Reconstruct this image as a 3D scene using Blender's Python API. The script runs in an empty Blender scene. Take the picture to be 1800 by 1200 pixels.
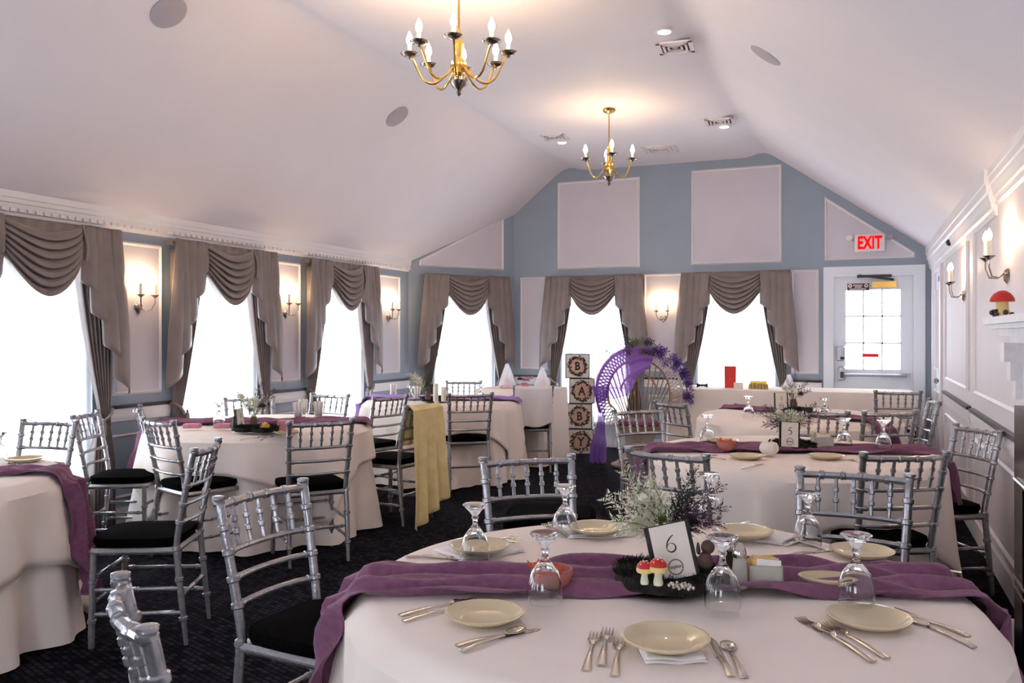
import bpy, math, random
from mathutils import Vector, Matrix
random.seed(7)
PI = math.pi
sc = bpy.context.scene
col = sc.collection

# ------------------------------------------------------------ camera, sky, exposure
F = 1500.0; EYE = 1.41; HOR = 590.0
PSI = math.atan(610.0 / F); SN, CS = math.sin(PSI), math.cos(PSI)
cd = bpy.data.cameras.new('camera'); cam = bpy.data.objects.new('camera', cd); col.objects.link(cam)
cd.sensor_width = 36.0; cd.lens = F / 1800 * 36; cd.clip_start = .05
cd.shift_y = -(600 - HOR) / 1800
cam.location = (0, 0, EYE); cam.rotation_euler = (PI / 2, 0, PSI)
sc.camera = cam
wd = bpy.data.worlds.new('sky'); sc.world = wd; wd.use_nodes = True
bg = wd.node_tree.nodes['Background']
bg.inputs[0].default_value = (.91, .95, 1, 1); bg.inputs[1].default_value = 7.0
sc.view_settings.view_transform = 'Standard'; sc.view_settings.look = 'None'
sc.view_settings.gamma = 1; sc.view_settings.use_curve_mapping = False
sc.view_settings.exposure = 0.78
sc.cycles.max_bounces = 7; sc.cycles.diffuse_bounces = 4; sc.cycles.transparent_max_bounces = 10
sc.cycles.transmission_bounces = 7; sc.cycles.adaptive_threshold = .03; sc.cycles.sample_clamp_indirect = 6

# ------------------------------------------------------------ helpers
def at(px, py, z):
    """point at height z seen at photo pixel (px, py)"""
    u = (px - 900) / F; v = (HOR - py) / F
    t = (z - EYE) / v
    return Vector(((-SN + u * CS) * t, (CS + u * SN) * t, z))
def lin(c):
    c = c / 255.0
    return c / 12.92 if c <= .04045 else ((c + .055) / 1.055) ** 2.4
def rgb(r, g, b): return (lin(r), lin(g), lin(b), 1)
MATS = {}
def mat(name, c, rough=.6, metal=0.0, noise=.06, scale=30, bump=0.0, bscale=200, sheen=0.0, coat=0.0, spec=.5, trans=0.0, sub=0.0):
    m = bpy.data.materials.new(name); m.use_nodes = True; nt = m.node_tree
    b = nt.nodes['Principled BSDF']
    b.inputs['Roughness'].default_value = rough; b.inputs['Metallic'].default_value = metal
    b.inputs['Specular IOR Level'].default_value = spec
    if sheen: b.inputs['Sheen Weight'].default_value = sheen
    if coat: b.inputs['Coat Weight'].default_value = coat
    if trans: b.inputs['Transmission Weight'].default_value = trans
    tc = nt.nodes.new('ShaderNodeTexCoord')
    nz = nt.nodes.new('ShaderNodeTexNoise'); nz.inputs['Scale'].default_value = scale; nz.inputs['Detail'].default_value = 3
    nt.links.new(tc.outputs['Object'], nz.inputs['Vector'])
    rp = nt.nodes.new('ShaderNodeValToRGB')
    rp.color_ramp.elements[0].position = .3; rp.color_ramp.elements[1].position = .7
    rp.color_ramp.elements[0].color = tuple(max(0, x * (1 - noise)) for x in c[:3]) + (1,)
    rp.color_ramp.elements[1].color = tuple(min(1, x * (1 + noise)) for x in c[:3]) + (1,)
    nt.links.new(nz.outputs['Fac'], rp.inputs['Fac']); nt.links.new(rp.outputs['Color'], b.inputs['Base Color'])
    if bump:
        n2 = nt.nodes.new('ShaderNodeTexNoise'); n2.inputs['Scale'].default_value = bscale
        nt.links.new(tc.outputs['Object'], n2.inputs['Vector'])
        bp = nt.nodes.new('ShaderNodeBump'); bp.inputs['Strength'].default_value = bump; bp.inputs['Distance'].default_value = .01
        nt.links.new(n2.outputs['Fac'], bp.inputs['Height']); nt.links.new(bp.outputs['Normal'], b.inputs['Normal'])
    MATS[name] = m
    return m
def emis(name, c, s):
    m = bpy.data.materials.new(name); m.use_nodes = True; nt = m.node_tree; nt.nodes.clear()
    o = nt.nodes.new('ShaderNodeOutputMaterial'); e = nt.nodes.new('ShaderNodeEmission')
    e.inputs[0].default_value = c; e.inputs[1].default_value = s
    nt.links.new(e.outputs[0], o.inputs[0]); MATS[name] = m; return m
def sheer_mat(name, c, clear, tl=.7):
    """thin woven cloth: part open weave, part diffuse and translucent thread"""
    m = bpy.data.materials.new(name); m.use_nodes = True; nt = m.node_tree; nt.nodes.clear()
    N = nt.nodes.new; L = nt.links.new
    o = N('ShaderNodeOutputMaterial'); t = N('ShaderNodeBsdfTransparent'); d = N('ShaderNodeBsdfDiffuse'); l = N('ShaderNodeBsdfTranslucent')
    d.inputs[0].default_value = c; l.inputs[0].default_value = c
    t.inputs[0].default_value = tuple(min(1, .35 + .65 * x) for x in c[:3]) + (1,) if min(c[:3]) < .5 else (1, 1, 1, 1)
    a = N('ShaderNodeMixShader'); a.inputs[0].default_value = tl
    L(d.outputs[0], a.inputs[1]); L(l.outputs[0], a.inputs[2])
    b = N('ShaderNodeMixShader')
    tc = N('ShaderNodeTexCoord'); nz = N('ShaderNodeTexNoise'); nz.inputs['Scale'].default_value = 14
    L(tc.outputs['Object'], nz.inputs['Vector'])
    mr = N('ShaderNodeMapRange'); mr.inputs[3].default_value = 1 - clear - .06; mr.inputs[4].default_value = 1 - clear + .06
    L(nz.outputs['Fac'], mr.inputs[0]); L(mr.outputs[0], b.inputs[0])
    L(t.outputs[0], b.inputs[1]); L(a.outputs[0], b.inputs[2]); L(b.outputs[0], o.inputs[0])
    MATS[name] = m; return m
def pane_mat(name):
    m = bpy.data.materials.new(name); m.use_nodes = True; nt = m.node_tree; nt.nodes.clear()
    N = nt.nodes.new; L = nt.links.new
    o = N('ShaderNodeOutputMaterial'); t = N('ShaderNodeBsdfTransparent'); g = N('ShaderNodeBsdfGlossy'); g.inputs['Roughness'].default_value = .03
    t.inputs[0].default_value = (.96, .98, 1, 1)
    b = N('ShaderNodeMixShader'); b.inputs[0].default_value = .06
    L(t.outputs[0], b.inputs[1]); L(g.outputs[0], b.inputs[2]); L(b.outputs[0], o.inputs[0]); MATS[name] = m; return m
def glass_mat(name):
    m = bpy.data.materials.new(name); m.use_nodes = True; nt = m.node_tree; nt.nodes.clear()
    N = nt.nodes.new; L = nt.links.new
    o = N('ShaderNodeOutputMaterial'); g = N('ShaderNodeBsdfGlass'); g.inputs['IOR'].default_value = 1.45; g.inputs['Roughness'].default_value = 0
    L(g.outputs[0], o.inputs[0]); MATS[name] = m; return m

mat('ceiling_paint', rgb(232, 225, 230), .7, scale=2, noise=.015)
mat('wall_blue', rgb(148, 160, 175), .6, scale=3, noise=.03)
mat('wall_pale', rgb(222, 215, 220), .6, scale=3, noise=.02)
mat('panel_paint', rgb(206, 200, 209), .55, scale=3, noise=.02)
mat('trim_white', rgb(232, 228, 230), .45, scale=4, noise=.02)
mat('rail_dark', rgb(40, 38, 42), .35, scale=20)
mat('silver', rgb(166, 164, 168), .27, .72, noise=.15, scale=60, bump=.15, bscale=90)
mat('cushion', rgb(9, 8, 10), .9, scale=80, noise=.3, bump=.2, bscale=300, spec=.02)
mat('linen', rgb(240, 227, 217), .85, scale=6, noise=.02, bump=.05, bscale=500, spec=.2)
mat('napkin', rgb(240, 234, 232), .85, scale=20, noise=.02, bump=.1, bscale=400, spec=.2)
mat('satin', rgb(222, 216, 216), .4, scale=5, noise=.04)
mat('taupe', rgb(122, 110, 107), .36, scale=8, noise=.08, bump=.06, bscale=300, sheen=.2, spec=.5)
mat('runner', rgb(124, 78, 104), .8, scale=40, noise=.16, bump=.35, bscale=60, sheen=.2, spec=.2)
mat('lilac', rgb(158, 122, 190), .8, scale=40, noise=.12, bump=.3, bscale=60)
mat('mustard', rgb(226, 204, 146), .8, scale=12, noise=.1, bump=.1, bscale=300)
mat('cream_china', rgb(212, 194, 158), .22, scale=4, noise=.02, coat=.3)
mat('steel', rgb(200, 192, 182), .18, .95, noise=.05)
mat('moss', rgb(26, 26, 18), .95, scale=60, noise=.6, bump=.5, bscale=120)
mat('bark', rgb(56, 42, 34), .9, scale=50, noise=.4, bump=.5, bscale=90)
mat('acorn', rgb(92, 66, 56), .6, scale=60, noise=.2)
mat('toad_red', rgb(196, 34, 28), .3, scale=20)
mat('toad_cream', rgb(232, 206, 132), .5, scale=30)
mat('black_paint', rgb(18, 17, 18), .35)
mat('card', rgb(226, 216, 204), .8, noise=.02)
mat('ink', rgb(40, 34, 34), .8)
mat('ink_soft', rgb(120, 112, 106), .8)
mat('leaf_pale', rgb(214, 214, 186), .8, noise=.2)
mat('flower_white', rgb(232, 228, 208), .8, noise=.08)
mat('leaf_green', rgb(108, 122, 66), .7, noise=.25)
mat('leaf_dark', rgb(44, 50, 40), .7, noise=.3)
mat('flower_plum', rgb(78, 54, 74), .8, noise=.3)
mat('flower_purple', rgb(96, 50, 150), .8, noise=.3)
mat('flower_pink', rgb(214, 176, 184), .8, noise=.2)
mat('terracotta', rgb(182, 108, 98), .7, noise=.1)
mat('rose_box', rgb(190, 120, 134), .6, noise=.1)
mat('butterfly', rgb(206, 92, 40), .6, noise=.3, scale=120)
mat('packet', rgb(228, 190, 110), .7, noise=.2, scale=60)
mat('frost', rgb(206, 200, 186), .5, noise=.04, trans=.25)
mat('salt', rgb(236, 226, 222), .8)
mat('pepper', rgb(52, 44, 40), .9, noise=.4, scale=300)
mat('brass', rgb(206, 170, 92), .2, .95, noise=.08)
mat('pewter', rgb(168, 158, 148), .2, .9, noise=.15)
mat('candle', rgb(240, 232, 214), .6)
mat('grille', rgb(172, 165, 174), .6, noise=.05, scale=400)
mat('vent_white', rgb(226, 218, 222), .5)
mat('vent_dark', rgb(58, 54, 60), .8)
mat('rattan', rgb(150, 116, 88), .7, noise=.3, scale=60, bump=.3)
mat('rattan_pale', rgb(206, 192, 186), .7, noise=.15, scale=60)
mat('plum_pad', rgb(112, 58, 84), .8, noise=.2)
mat('box_white', rgb(216, 206, 194), .5, noise=.03)
mat('floral_ink', rgb(58, 46, 38), .8, noise=.3, scale=80)
mat('floral_blush', rgb(196, 158, 140), .8, noise=.2, scale=80)
mat('red_bag', rgb(214, 44, 34), .5, noise=.06)
mat('gold_box', rgb(178, 152, 92), .45, .3, noise=.15)
mat('sign_white', rgb(232, 226, 228), .5)
mat('sign_maroon', rgb(76, 24, 32), .5)
mat('aluminium', rgb(176, 178, 184), .35, .8)
mat('closer_bronze', rgb(66, 62, 62), .4, .6)
mat('door_white', rgb(228, 232, 240), .45, noise=.015)
mat('soot', rgb(12, 12, 13), .25, noise=.2)
mat('stone_white', rgb(230, 224, 226), .5)
emis('bulb', (1, .70, .40, 1), 115)
emis('downlight', (1, .88, .74, 1), 45)
emis('exit_red', (.9, .004, .004, 1), .75)
sheer_mat('voile', (.93, .95, .97, 1), .42, .75)
sheer_mat('tulle_purple', (.36, .17, .55, 1), .28, .5)
sheer_mat('tulle_white', (.93, .90, .93, 1), .45, .5)
pane_mat('pane_glass'); glass_mat('crystal')

# carpet: dark navy, short raised dashes in rows
m = mat('carpet', rgb(26, 26, 34), .95, spec=.04); nt = m.node_tree; b = nt.nodes['Principled BSDF']
tc = nt.nodes['Texture Coordinate']; br = nt.nodes.new('ShaderNodeTexBrick')
mp = nt.nodes.new('ShaderNodeMapping'); mp.inputs['Rotation'].default_value = (0, 0, .35)
nt.links.new(tc.outputs['Object'], mp.inputs['Vector']); nt.links.new(mp.outputs['Vector'], br.inputs['Vector'])
br.inputs['Scale'].default_value = 9; br.inputs['Mortar Size'].default_value = .03; br.inputs['Mortar Smooth'].default_value = .3
br.inputs['Brick Width'].default_value = .42; br.inputs['Row Height'].default_value = .25
br.inputs['Color1'].default_value = rgb(15, 15, 21); br.inputs['Color2'].default_value = rgb(44, 43, 52); br.inputs['Mortar'].default_value = rgb(8, 8, 12)
nt.links.new(br.outputs['Color'], b.inputs['Base Color'])
bp = nt.nodes.new('ShaderNodeBump'); bp.inputs['Strength'].default_value = .6; bp.inputs['Distance'].default_value = .01
nt.links.new(br.outputs['Fac'], bp.inputs['Height']); bp.invert = True; nt.links.new(bp.outputs['Normal'], b.inputs['Normal'])

class MB:
    """collects shapes; build() links them as one mesh object"""
    def __init__(s): s.v = []; s.f = []; s.M = Matrix()
    def _add(s, vs, fs):
        o = len(s.v); s.v += [tuple(s.M @ Vector(p)) for p in vs]; s.f += [tuple(i + o for i in q) for q in fs]; return s
    def box(s, x0, x1, y0, y1, z0, z1):
        vs = [(x, y, z) for x in (x0, x1) for y in (y0, y1) for z in (z0, z1)]
        return s._add(vs, [(0, 1, 3, 2), (4, 6, 7, 5), (0, 4, 5, 1), (2, 3, 7, 6), (0, 2, 6, 4), (1, 5, 7, 3)])
    def bbox(s, x0, x1, y0, y1, z0, z1, r):
        """box with rounded vertical corners and chamfered top/bottom"""
        def loop(ins, z):
            q = []
            rr = max(r - ins, .0005)
            for cx, cy, a0 in ((x1 - r, y1 - r, 0), (x0 + r, y1 - r, 90), (x0 + r, y0 + r, 180), (x1 - r, y0 + r, 270)):
                for k in range(4):
                    a = math.radians(a0 + 30 * k); q.append((cx + rr * math.cos(a), cy + rr * math.sin(a), z))
            return q
        e = min(r * .6, (z1 - z0) * .4)
        return s.loft([loop(e, z0), loop(0, z0 + e), loop(0, z1 - e), loop(e, z1)], True)
    def loft(s, rings, cap=True):
        n = len(rings[0]); vs = [p for r in rings for p in r]; fs = []
        for i in range(len(rings) - 1):
            for j in range(n):
                k = (j + 1) % n
                fs.append((i * n + j, i * n + k, (i + 1) * n + k, (i + 1) * n + j))
        if cap:
            fs.append(tuple(range(n))[::-1]); fs.append(tuple((len(rings) - 1) * n + j for j in range(n)))
        return s._add(vs, fs)
    def tube(s, pts, r, n=8, cap=True):
        pts = [Vector(p) for p in pts]; rs = r if isinstance(r, (list, tuple)) else [r] * len(pts)
        rings = []; up = Vector((0, 0, 1)); prev = None
        for i, p in enumerate(pts):
            d = (pts[min(i + 1, len(pts) - 1)] - pts[max(i - 1, 0)])
            d = d.normalized() if d.length > 1e-9 else Vector((0, 0, 1))
            if prev is None:
                a = up.cross(d) if abs(d.z) < .95 else Vector((1, 0, 0)).cross(d)
            else: a = prev - d * prev.dot(d)
            a.normalize(); prev = a; b2 = d.cross(a)
            rings.append([tuple(p + (a * math.cos(2 * PI * k / n) + b2 * math.sin(2 * PI * k / n)) * rs[i]) for k in range(n)])
        return s.loft(rings, cap)
    def lathe(s, prof, n=16, c=(0, 0, 0), wob=None):
        rings = []
        for r, z in prof:
            rings.append([(c[0] + r * (1 if not wob else wob(2 * PI * k / n, r)) * math.cos(2 * PI * k / n), c[1] + r * (1 if not wob else wob(2 * PI * k / n, r)) * math.sin(2 * PI * k / n), c[2] + z) for k in range(n)])
        return s.loft(rings, True)
    def ball(s, c, r, n=10, sz=1.0):
        return s.lathe([(r * max(.02, math.sin(PI * i / 7)), -r * sz * math.cos(PI * i / 7)) for i in range(8)], n, c)
    def grid(s, fn, nu, nv, closed=False):
        vs = [fn(i / nu, j / nv) for j in range(nv + 1) for i in range(nu + (0 if closed else 1))]
        w = nu if closed else nu + 1; fs = []
        for j in range(nv):
            for i in range(nu):
                k = (i + 1) % w
                fs.append((j * w + i, j * w + k, (j + 1) * w + k, (j + 1) * w + i))
        return s._add(vs, fs)
    def prism(s, poly, y0, y1):
        """polygon in xz extruded along y"""
        n = len(poly); vs = [(x, y0, z) for x, z in poly] + [(x, y1, z) for x, z in poly]
        fs = [tuple(range(n)), tuple(range(2 * n - 1, n - 1, -1))] + [(i, i + n, (i + 1) % n + n, (i + 1) % n) for i in range(n)]
        return s._add(vs, fs)
    def mesh(s, name, m, smooth=True):
        me = bpy.data.meshes.new(name); me.from_pydata(s.v, [], s.f); me.validate()
        me.materials.append(MATS[m])
        if smooth and len(me.polygons):
            me.polygons.foreach_set('use_smooth', [True] * len(me.polygons))
            try: me.set_sharp_from_angle(angle=math.radians(38))
            except Exception: pass
        return me
    def build(s, name, m, parent=None, smooth=True, thick=0):
        o = bpy.data.objects.new(name, s.mesh(name, m, smooth)); col.objects.link(o)
        if parent: o.parent = parent
        if thick:
            md = o.modifiers.new('thickness', 'SOLIDIFY'); md.thickness = thick; md.offset = 0
        return o
def rot(rx=0, ry=0, rz=0, loc=(0, 0, 0)):
    return Matrix.Translation(loc) @ Matrix.Rotation(rz, 4, 'Z') @ Matrix.Rotation(ry, 4, 'Y') @ Matrix.Rotation(rx, 4, 'X')
def fix_normals(o):
    import bmesh
    bm = bmesh.new(); bm.from_mesh(o.data); bmesh.ops.recalc_face_normals(bm, faces=bm.faces); bm.to_mesh(o.data); bm.free()
def tag(o, label=None, cat=None, group=None, kind=None):
    if label: o['label'] = label
    if cat: o['category'] = cat
    if group: o['group'] = group
    if kind: o['kind'] = kind
    return o
def empty(name, loc=(0, 0, 0), rz=0.0, label=None, cat=None, group=None, kind=None):
    o = bpy.data.objects.new(name, None); col.objects.link(o); o.empty_display_size = .1
    o.location = loc; o.rotation_euler = (0, 0, rz)
    return tag(o, label, cat, group, kind)
def copy_tree(o, parent=None):
    c = o.copy(); col.objects.link(c); c.parent = parent
    for ch in list(o.children): copy_tree(ch, c)
    return c
def place(o, loc, rz=0.0, label=None, scale=None):
    o.location = loc; o.rotation_euler = (0, 0, rz)
    if scale: o.scale = (scale,) * 3
    if label: o['label'] = label
    return o
class Proto:
    """first use moves the prototype itself, later uses copy the tree"""
    def __init__(s, o): s.o = o; s.used = False
    def put(s, loc, rz, label, group=None, scale=None):
        o = s.o if not s.used else copy_tree(s.o); s.used = True
        if group: o['group'] = group
        return place(o, loc, rz, label, scale)
def text_mesh(txt, size, m, depth=.002, sx=1.0, offset=0.0):
    cu = bpy.data.curves.new('lettering', 'FONT'); cu.body = txt; cu.size = size; cu.extrude = depth; cu.offset = offset
    cu.align_x = 'CENTER'; cu.align_y = 'CENTER'
    o = bpy.data.objects.new('lettering', cu); col.objects.link(o)
    dg = bpy.context.evaluated_depsgraph_get(); dg.update()
    me = bpy.data.meshes.new_from_object(o.evaluated_get(dg)); bpy.data.objects.remove(o)
    for v in me.vertices: v.co.x *= sx
    me.materials.clear(); me.materials.append(MATS[m]); return me
def text_obj(name, me, parent, loc, rotm):
    o = bpy.data.objects.new(name, me); col.objects.link(o); o.parent = parent
    o.matrix_local = Matrix.Translation(loc) @ rotm
    return o
# ------------------------------------------------------------ the room
XL, XR, YE, YB = -5.1, .76, 10.5, -3.0
CA, CB = Vector((-5.1, 9.18)), Vector((-4.24, 10.5))
o = MB().box(XL - .4, XR + .4, YB - .3, YE + .4, -.12, 0).build('floor', 'carpet', smooth=False); tag(o, 'dark navy carpet with rows of small raised dashes', 'carpet', kind='structure')
prof = [(-5.35, 2.105), (-5.1, 2.31), (-3.64, 3.50), (-3.56, 3.55), (-3.48, 3.574), (-3.41, 3.572), (-3.35, 3.552), (-3.26, 3.535), (-1.25, 3.535), (-1.17, 3.552), (-1.11, 3.572), (-1.04, 3.574), (-.97, 3.55), (-.89, 3.50), (.76, 2.34), (1.0, 2.17)]
o = MB().prism(prof + [(x, z + .12) for x, z in reversed(prof)], YB - .2, YE + .25).build('ceiling', 'ceiling_paint')
fix_normals(o); tag(o, 'white vaulted ceiling with a flat middle', 'ceiling', kind='structure')

def wall(name, origin, rz, length, z1, ops, m, label, th=.18):
    w = MB(); x = 0
    for a, b, za, zb in sorted(ops):
        w.box(x, a, -th, 0, 0, z1)
        if za > 0: w.box(a, b, -th, 0, 0, za)
        w.box(a, b, -th, 0, zb, z1); x = b
    w.box(x, length, -th, 0, 0, z1)
    o = w.build(name, m, smooth=False); o.location = (origin[0], origin[1], 0); o.rotation_euler = (0, 0, rz)
    return tag(o, label, 'wall', kind='structure')
OPW, OZ0, OZ1 = .43, .32, 2.02
left_windows = [-1.35, .45, 2.25, 4.05, 5.85, 7.65]  # leading entries are out of view, added to the row for more daylight
WL = wall('wall_left', (XL, 9.18), -PI / 2, 9.18 - YB, 2.42, [(9.18 - y - OPW, 9.18 - y + OPW, OZ0, OZ1) for y in left_windows], 'wall_blue', 'blue-grey wall with the row of draped windows')
RZC = math.atan2(-(CB - CA).x, (CB - CA).y) - PI / 2; LC = (CB - CA).length
WC = wall('wall_corner', CB, RZC, LC, 3.3, [(LC / 2 - OPW, LC / 2 + OPW, OZ0, OZ1)], 'wall_blue', 'blue-grey wall set diagonally across the far left corner')
end_windows = [-3.12, -1.37]; DX0, DX1 = -.27, .56
WE = wall('wall_end', (XR, YE), PI, XR - XL, 2.5, [(XR - x - OPW, XR - x + OPW, OZ0, OZ1) for x in end_windows] + [(XR - DX1 - .01, XR - DX0 + .01, 0, 2.09)], 'wall_blue', 'blue-grey gable wall with the exit door')
g = MB().prism([(0, 2.5), (0, 2.6), (1.7, 3.75), (4.4, 3.75), (5.9, 2.6), (5.9, 2.5)], -.18, 0).build('gable', 'wall_blue', WE, smooth=False); fix_normals(g)
WR = wall('wall_right', (XR, YB), PI / 2, YE - YB, 2.5, [(12.42, 13.28, 0, 2.09)], 'wall_pale', 'pale wall with sconces and the fireplace')
wr = MB()
for a, b, za, zb in ((-5.4, -4.6, 0, 3.9), (-4.6, -3.2, 0, .5), (-4.6, -3.2, 2.05, 3.9), (-3.2, -1.2, 0, 3.9), (-1.2, .2, 0, .5), (-1.2, .2, 2.05, 3.9), (.2, 1.0, 0, 3.9)):
    wr.box(a, b, YB - .18, YB, za, zb)
o = wr.build('wall_rear', 'wall_pale', smooth=False); tag(o, 'pale wall behind the viewpoint with two windows', 'wall', kind='structure')

def local(w, lx, ly=0, z=0):
    return w.location + Matrix.Rotation(w.rotation_euler.z, 4, 'Z') @ Vector((lx, ly, z))

# windows with frames, muntins and panes; sky light is sampled through portals
WLAB = ['left wall window furthest behind the viewpoint', 'left wall window beside the viewpoint', 'left wall window just outside the picture edge', 'bright left wall window cut by the picture edge', 'bright left wall window, second from the picture edge', 'bright left wall window closest to the far corner', 'bright window in the diagonal corner wall',
        'bright gable window behind the letter boxes and wicker chair', 'bright gable window nearest the exit door', 'left window of the wall behind the viewpoint', 'right window of the wall behind the viewpoint']
def window(n, w, lx, hw=OPW, z0=OZ0, z1=OZ1):
    p = local(w, lx); e = empty('window_%d' % n, p, w.rotation_euler.z, WLAB[n - 1], 'window', kind='structure')
    f = MB()
    f.box(-hw, -hw + .05, -.13, -.05, z0, z1); f.box(hw - .05, hw, -.13, -.05, z0, z1)
    f.box(-hw, hw, -.13, -.05, z0, z0 + .06); f.box(-hw, hw, -.13, -.05, z1 - .05, z1); f.box(-hw, hw, -.12, -.06, (z0 + z1) / 2 - .025, (z0 + z1) / 2 + .025)
    f.build('window_frame', 'trim_white', e, False)
    mu = MB(); mu.box(-.01, .01, -.1, -.08, z0, z1)
    for k in (1, 3): mu.box(-hw, hw, -.1, -.08, z0 + (z1 - z0) * k / 4 - .01, z0 + (z1 - z0) * k / 4 + .01)
    mu.build('muntin', 'trim_white', e, False)
    pane = None
    for i in range(2):
        for k in range(4):
            a = -hw + .05 if i == 0 else .01; b2 = -.01 if i == 0 else hw - .05
            za = z0 + (z1 - z0) * k / 4 + .02; zb = z0 + (z1 - z0) * (k + 1) / 4 - .02
            MB().box(a, b2, -.093, -.088, za, zb).build('pane', 'pane_glass', e, False)
    MB().box(-hw - .03, hw + .03, -.05, .05, z0 - .03, z0).build('window_sill', 'trim_white', e, False)
    portal(p, w.rotation_euler.z, hw * 2, z0, z1)
    return e
def portal(p, rz, width, z0, z1, off=-.2):
    ld = bpy.data.lights.new('sky_portal', 'AREA'); ld.shape = 'RECTANGLE'; ld.size = width; ld.size_y = z1 - z0; ld.cycles.is_portal = True
    lo = bpy.data.objects.new('sky_portal', ld); col.objects.link(lo)
    lo.location = Vector(p) + Matrix.Rotation(rz, 4, 'Z') @ Vector((0, off, (z0 + z1) / 2))
    lo.rotation_euler = (PI / 2, 0, rz + PI)
n = 1
WIN = []
for y in left_windows: WIN.append(window(n, WL, 9.18 - y)); n += 1
WIN.append(window(n, WC, LC / 2)); n += 1
for x in end_windows: WIN.append(window(n, WE, XR - x)); n += 1
for x in (-3.9, -.5):  # rear windows, out of view, added to bring daylight into the room
    e = bpy.data.objects.new('rear_ref', None); e.location = (x, YB, 0)
    window(n, e, 0, .7, .5, 2.05); n += 1; bpy.data.objects.remove(e)

# panels, mouldings, rails
def panel(w, a, b, z0, z1, m='panel_paint', poly=None, t=.03):
    if poly is None: poly = [(a, z0), (b, z0), (b, z1), (a, z1)]
    cx = sum(p[0] for p in poly) / len(poly); cz = sum(p[1] for p in poly) / len(poly)
    o = MB().prism(poly, 0, .008).build('wall_panel', m, w, False); fix_normals(o)
    f = MB(); n = len(poly)
    ar = sum(poly[i][0] * poly[(i + 1) % n][1] - poly[(i + 1) % n][0] * poly[i][1] for i in range(n)); sg = 1 if ar > 0 else -1
    inn = []
    for i in range(n):
        p0, p1, p2 = Vector(poly[i - 1]), Vector(poly[i]), Vector(poly[(i + 1) % n])
        d1 = (p1 - p0).normalized(); d2 = (p2 - p1).normalized()
        n1 = Vector((-d1.y, d1.x)) * sg; n2 = Vector((-d2.y, d2.x)) * sg
        bis = (n1 + n2); bis = bis / max(.25, bis.dot(n1)); inn.append(p1 + bis * t)
    for i in range(n):
        j = (i + 1) % n
        q = [Vector(poly[i]), Vector(poly[j]), inn[j], inn[i]]; mid = [(q[0] + q[3]) / 2, (q[1] + q[2]) / 2]
        vs = [(q[0].x, .0, q[0].y), (q[1].x, .0, q[1].y), (q[2].x, .009, q[2].y), (q[3].x, .009, q[3].y), (mid[0].x, .024, mid[0].y), (mid[1].x, .024, mid[1].y)]
        f._add(vs, [(0, 1, 5, 4), (4, 5, 2, 3)])
    o = f.build('panel_moulding', 'trim_white', w); fix_normals(o)
def rails(w, a, b, low=True):
    MB().box(a, b, 0, .035, .87, .895).build('rail_cap', 'rail_dark', w, False)
    r = MB(); r.prism([], 0, 0) if False else None
    r.box(a, b, 0, .024, .80, .87); r.box(a, b, 0, .014, .775, .80)
    r.build('chair_rail', 'trim_white', w, False)
    if low:
        panel(w, a + .06, b - .06, .2, .68, 'wall_blue', t=.025)
def lw(y): return 9.18 - y
ymids = [(4.05 + 5.85) / 2, (5.85 + 7.65) / 2, (2.25 + 4.05) / 2]
for y in ymids:
    panel(WL, lw(y + .24), lw(y - .24), .965, 2.12)
    rails(WL, lw(y + .32), lw(y - .32))
panel(WL, lw(8.95), lw(8.42), .965, 2.12); rails(WL, lw(9.17), lw(8.30))
panel(WC, 0, 0, 0, 0, poly=[(.17, 2.27), (LC - .15, 2.27), (LC - .15, 2.34), (.17, 2.98)])
def lx(x): return XR - x
panel(WE, lx(-2.54), lx(-3.63), 2.27, 3.40); panel(WE, lx(-.84), lx(-1.90), 2.27, 3.43)
panel(WE, lx(-3.76), lx(-4.15), .965, 2.18); panel(WE, lx(-2.0), lx(-2.49), .965, 2.18); panel(WE, lx(-.43), lx(-.74), .965, 2.18)
panel(WE, 0, 0, 0, 0, poly=[(lx(.58), 2.28), (lx(-.37), 2.28), (lx(-.37), 3.02), (lx(.58), 2.34)])
rails(WE, lx(-3.7), lx(-4.22)); rails(WE, lx(-2.0), lx(-2.49)); rails(WE, lx(-.40), lx(-.76))
def ly(y): return y - YB
for a, b in ((7.15, 8.9), (4.55, 6.75)):
    panel(WR, ly(a), ly(b), 1.0, 2.2, 'wall_pale'); rails(WR, ly(a - .12), ly(b + .12), False); panel(WR, ly(a), ly(b), .2, .70, 'wall_pale')
def strip(name, w, a, b, boxes, m, n):
    s = MB()
    for y1, z0, z1 in boxes: s.box(a, b, 0, y1, z0, z1)
    o = s.build(name, m, w, False); return o
for w, a, b, sd in ((WL, 0, 12.18, 'left'), (WC, 0, LC, 'corner'), (WE, 1.2, 5.0, 'end'), (WR, 7.3, 12.4, 'right')):
    MB().box(a, b, 0, .018, 0, .13).build('baseboard', 'trim_white', w, False)
# cornice with dentils
c = MB(); c.prism([], 0, 0) if False else None
cp = [(0, 2.19), (.010, 2.19), (.015, 2.21), (.024, 2.215), (.026, 2.238), (.030, 2.244), (.033, 2.266), (.040, 2.272), (.042, 2.30), (.046, 2.304), (.046, 2.46), (0, 2.46)]
def cornice(w, a, b, k=1.0, dz=0.0, name='cornice'):
    vs = []
    for xx in (a, b): vs += [(xx, y * k, 2.34 + (z - 2.34) * k + dz) for y, z in cp]
    n = len(cp); fs = [tuple(range(n)), tuple(range(2 * n - 1, n - 1, -1))] + [(i, i + n, (i + 1) % n + n, (i + 1) % n) for i in range(n)]
    o = MB()._add(vs, fs).build(name, 'trim_white', w); fix_normals(o); return o
cornice(WL, 0, 9.0)
d = MB(); y = 0
while y < 8.9: d.box(y, y + .035, .015, .040, 2.216, 2.238); y += .062
o = d.build('dentil_row', 'trim_white', WL, False); o['kind'] = 'stuff'
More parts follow.
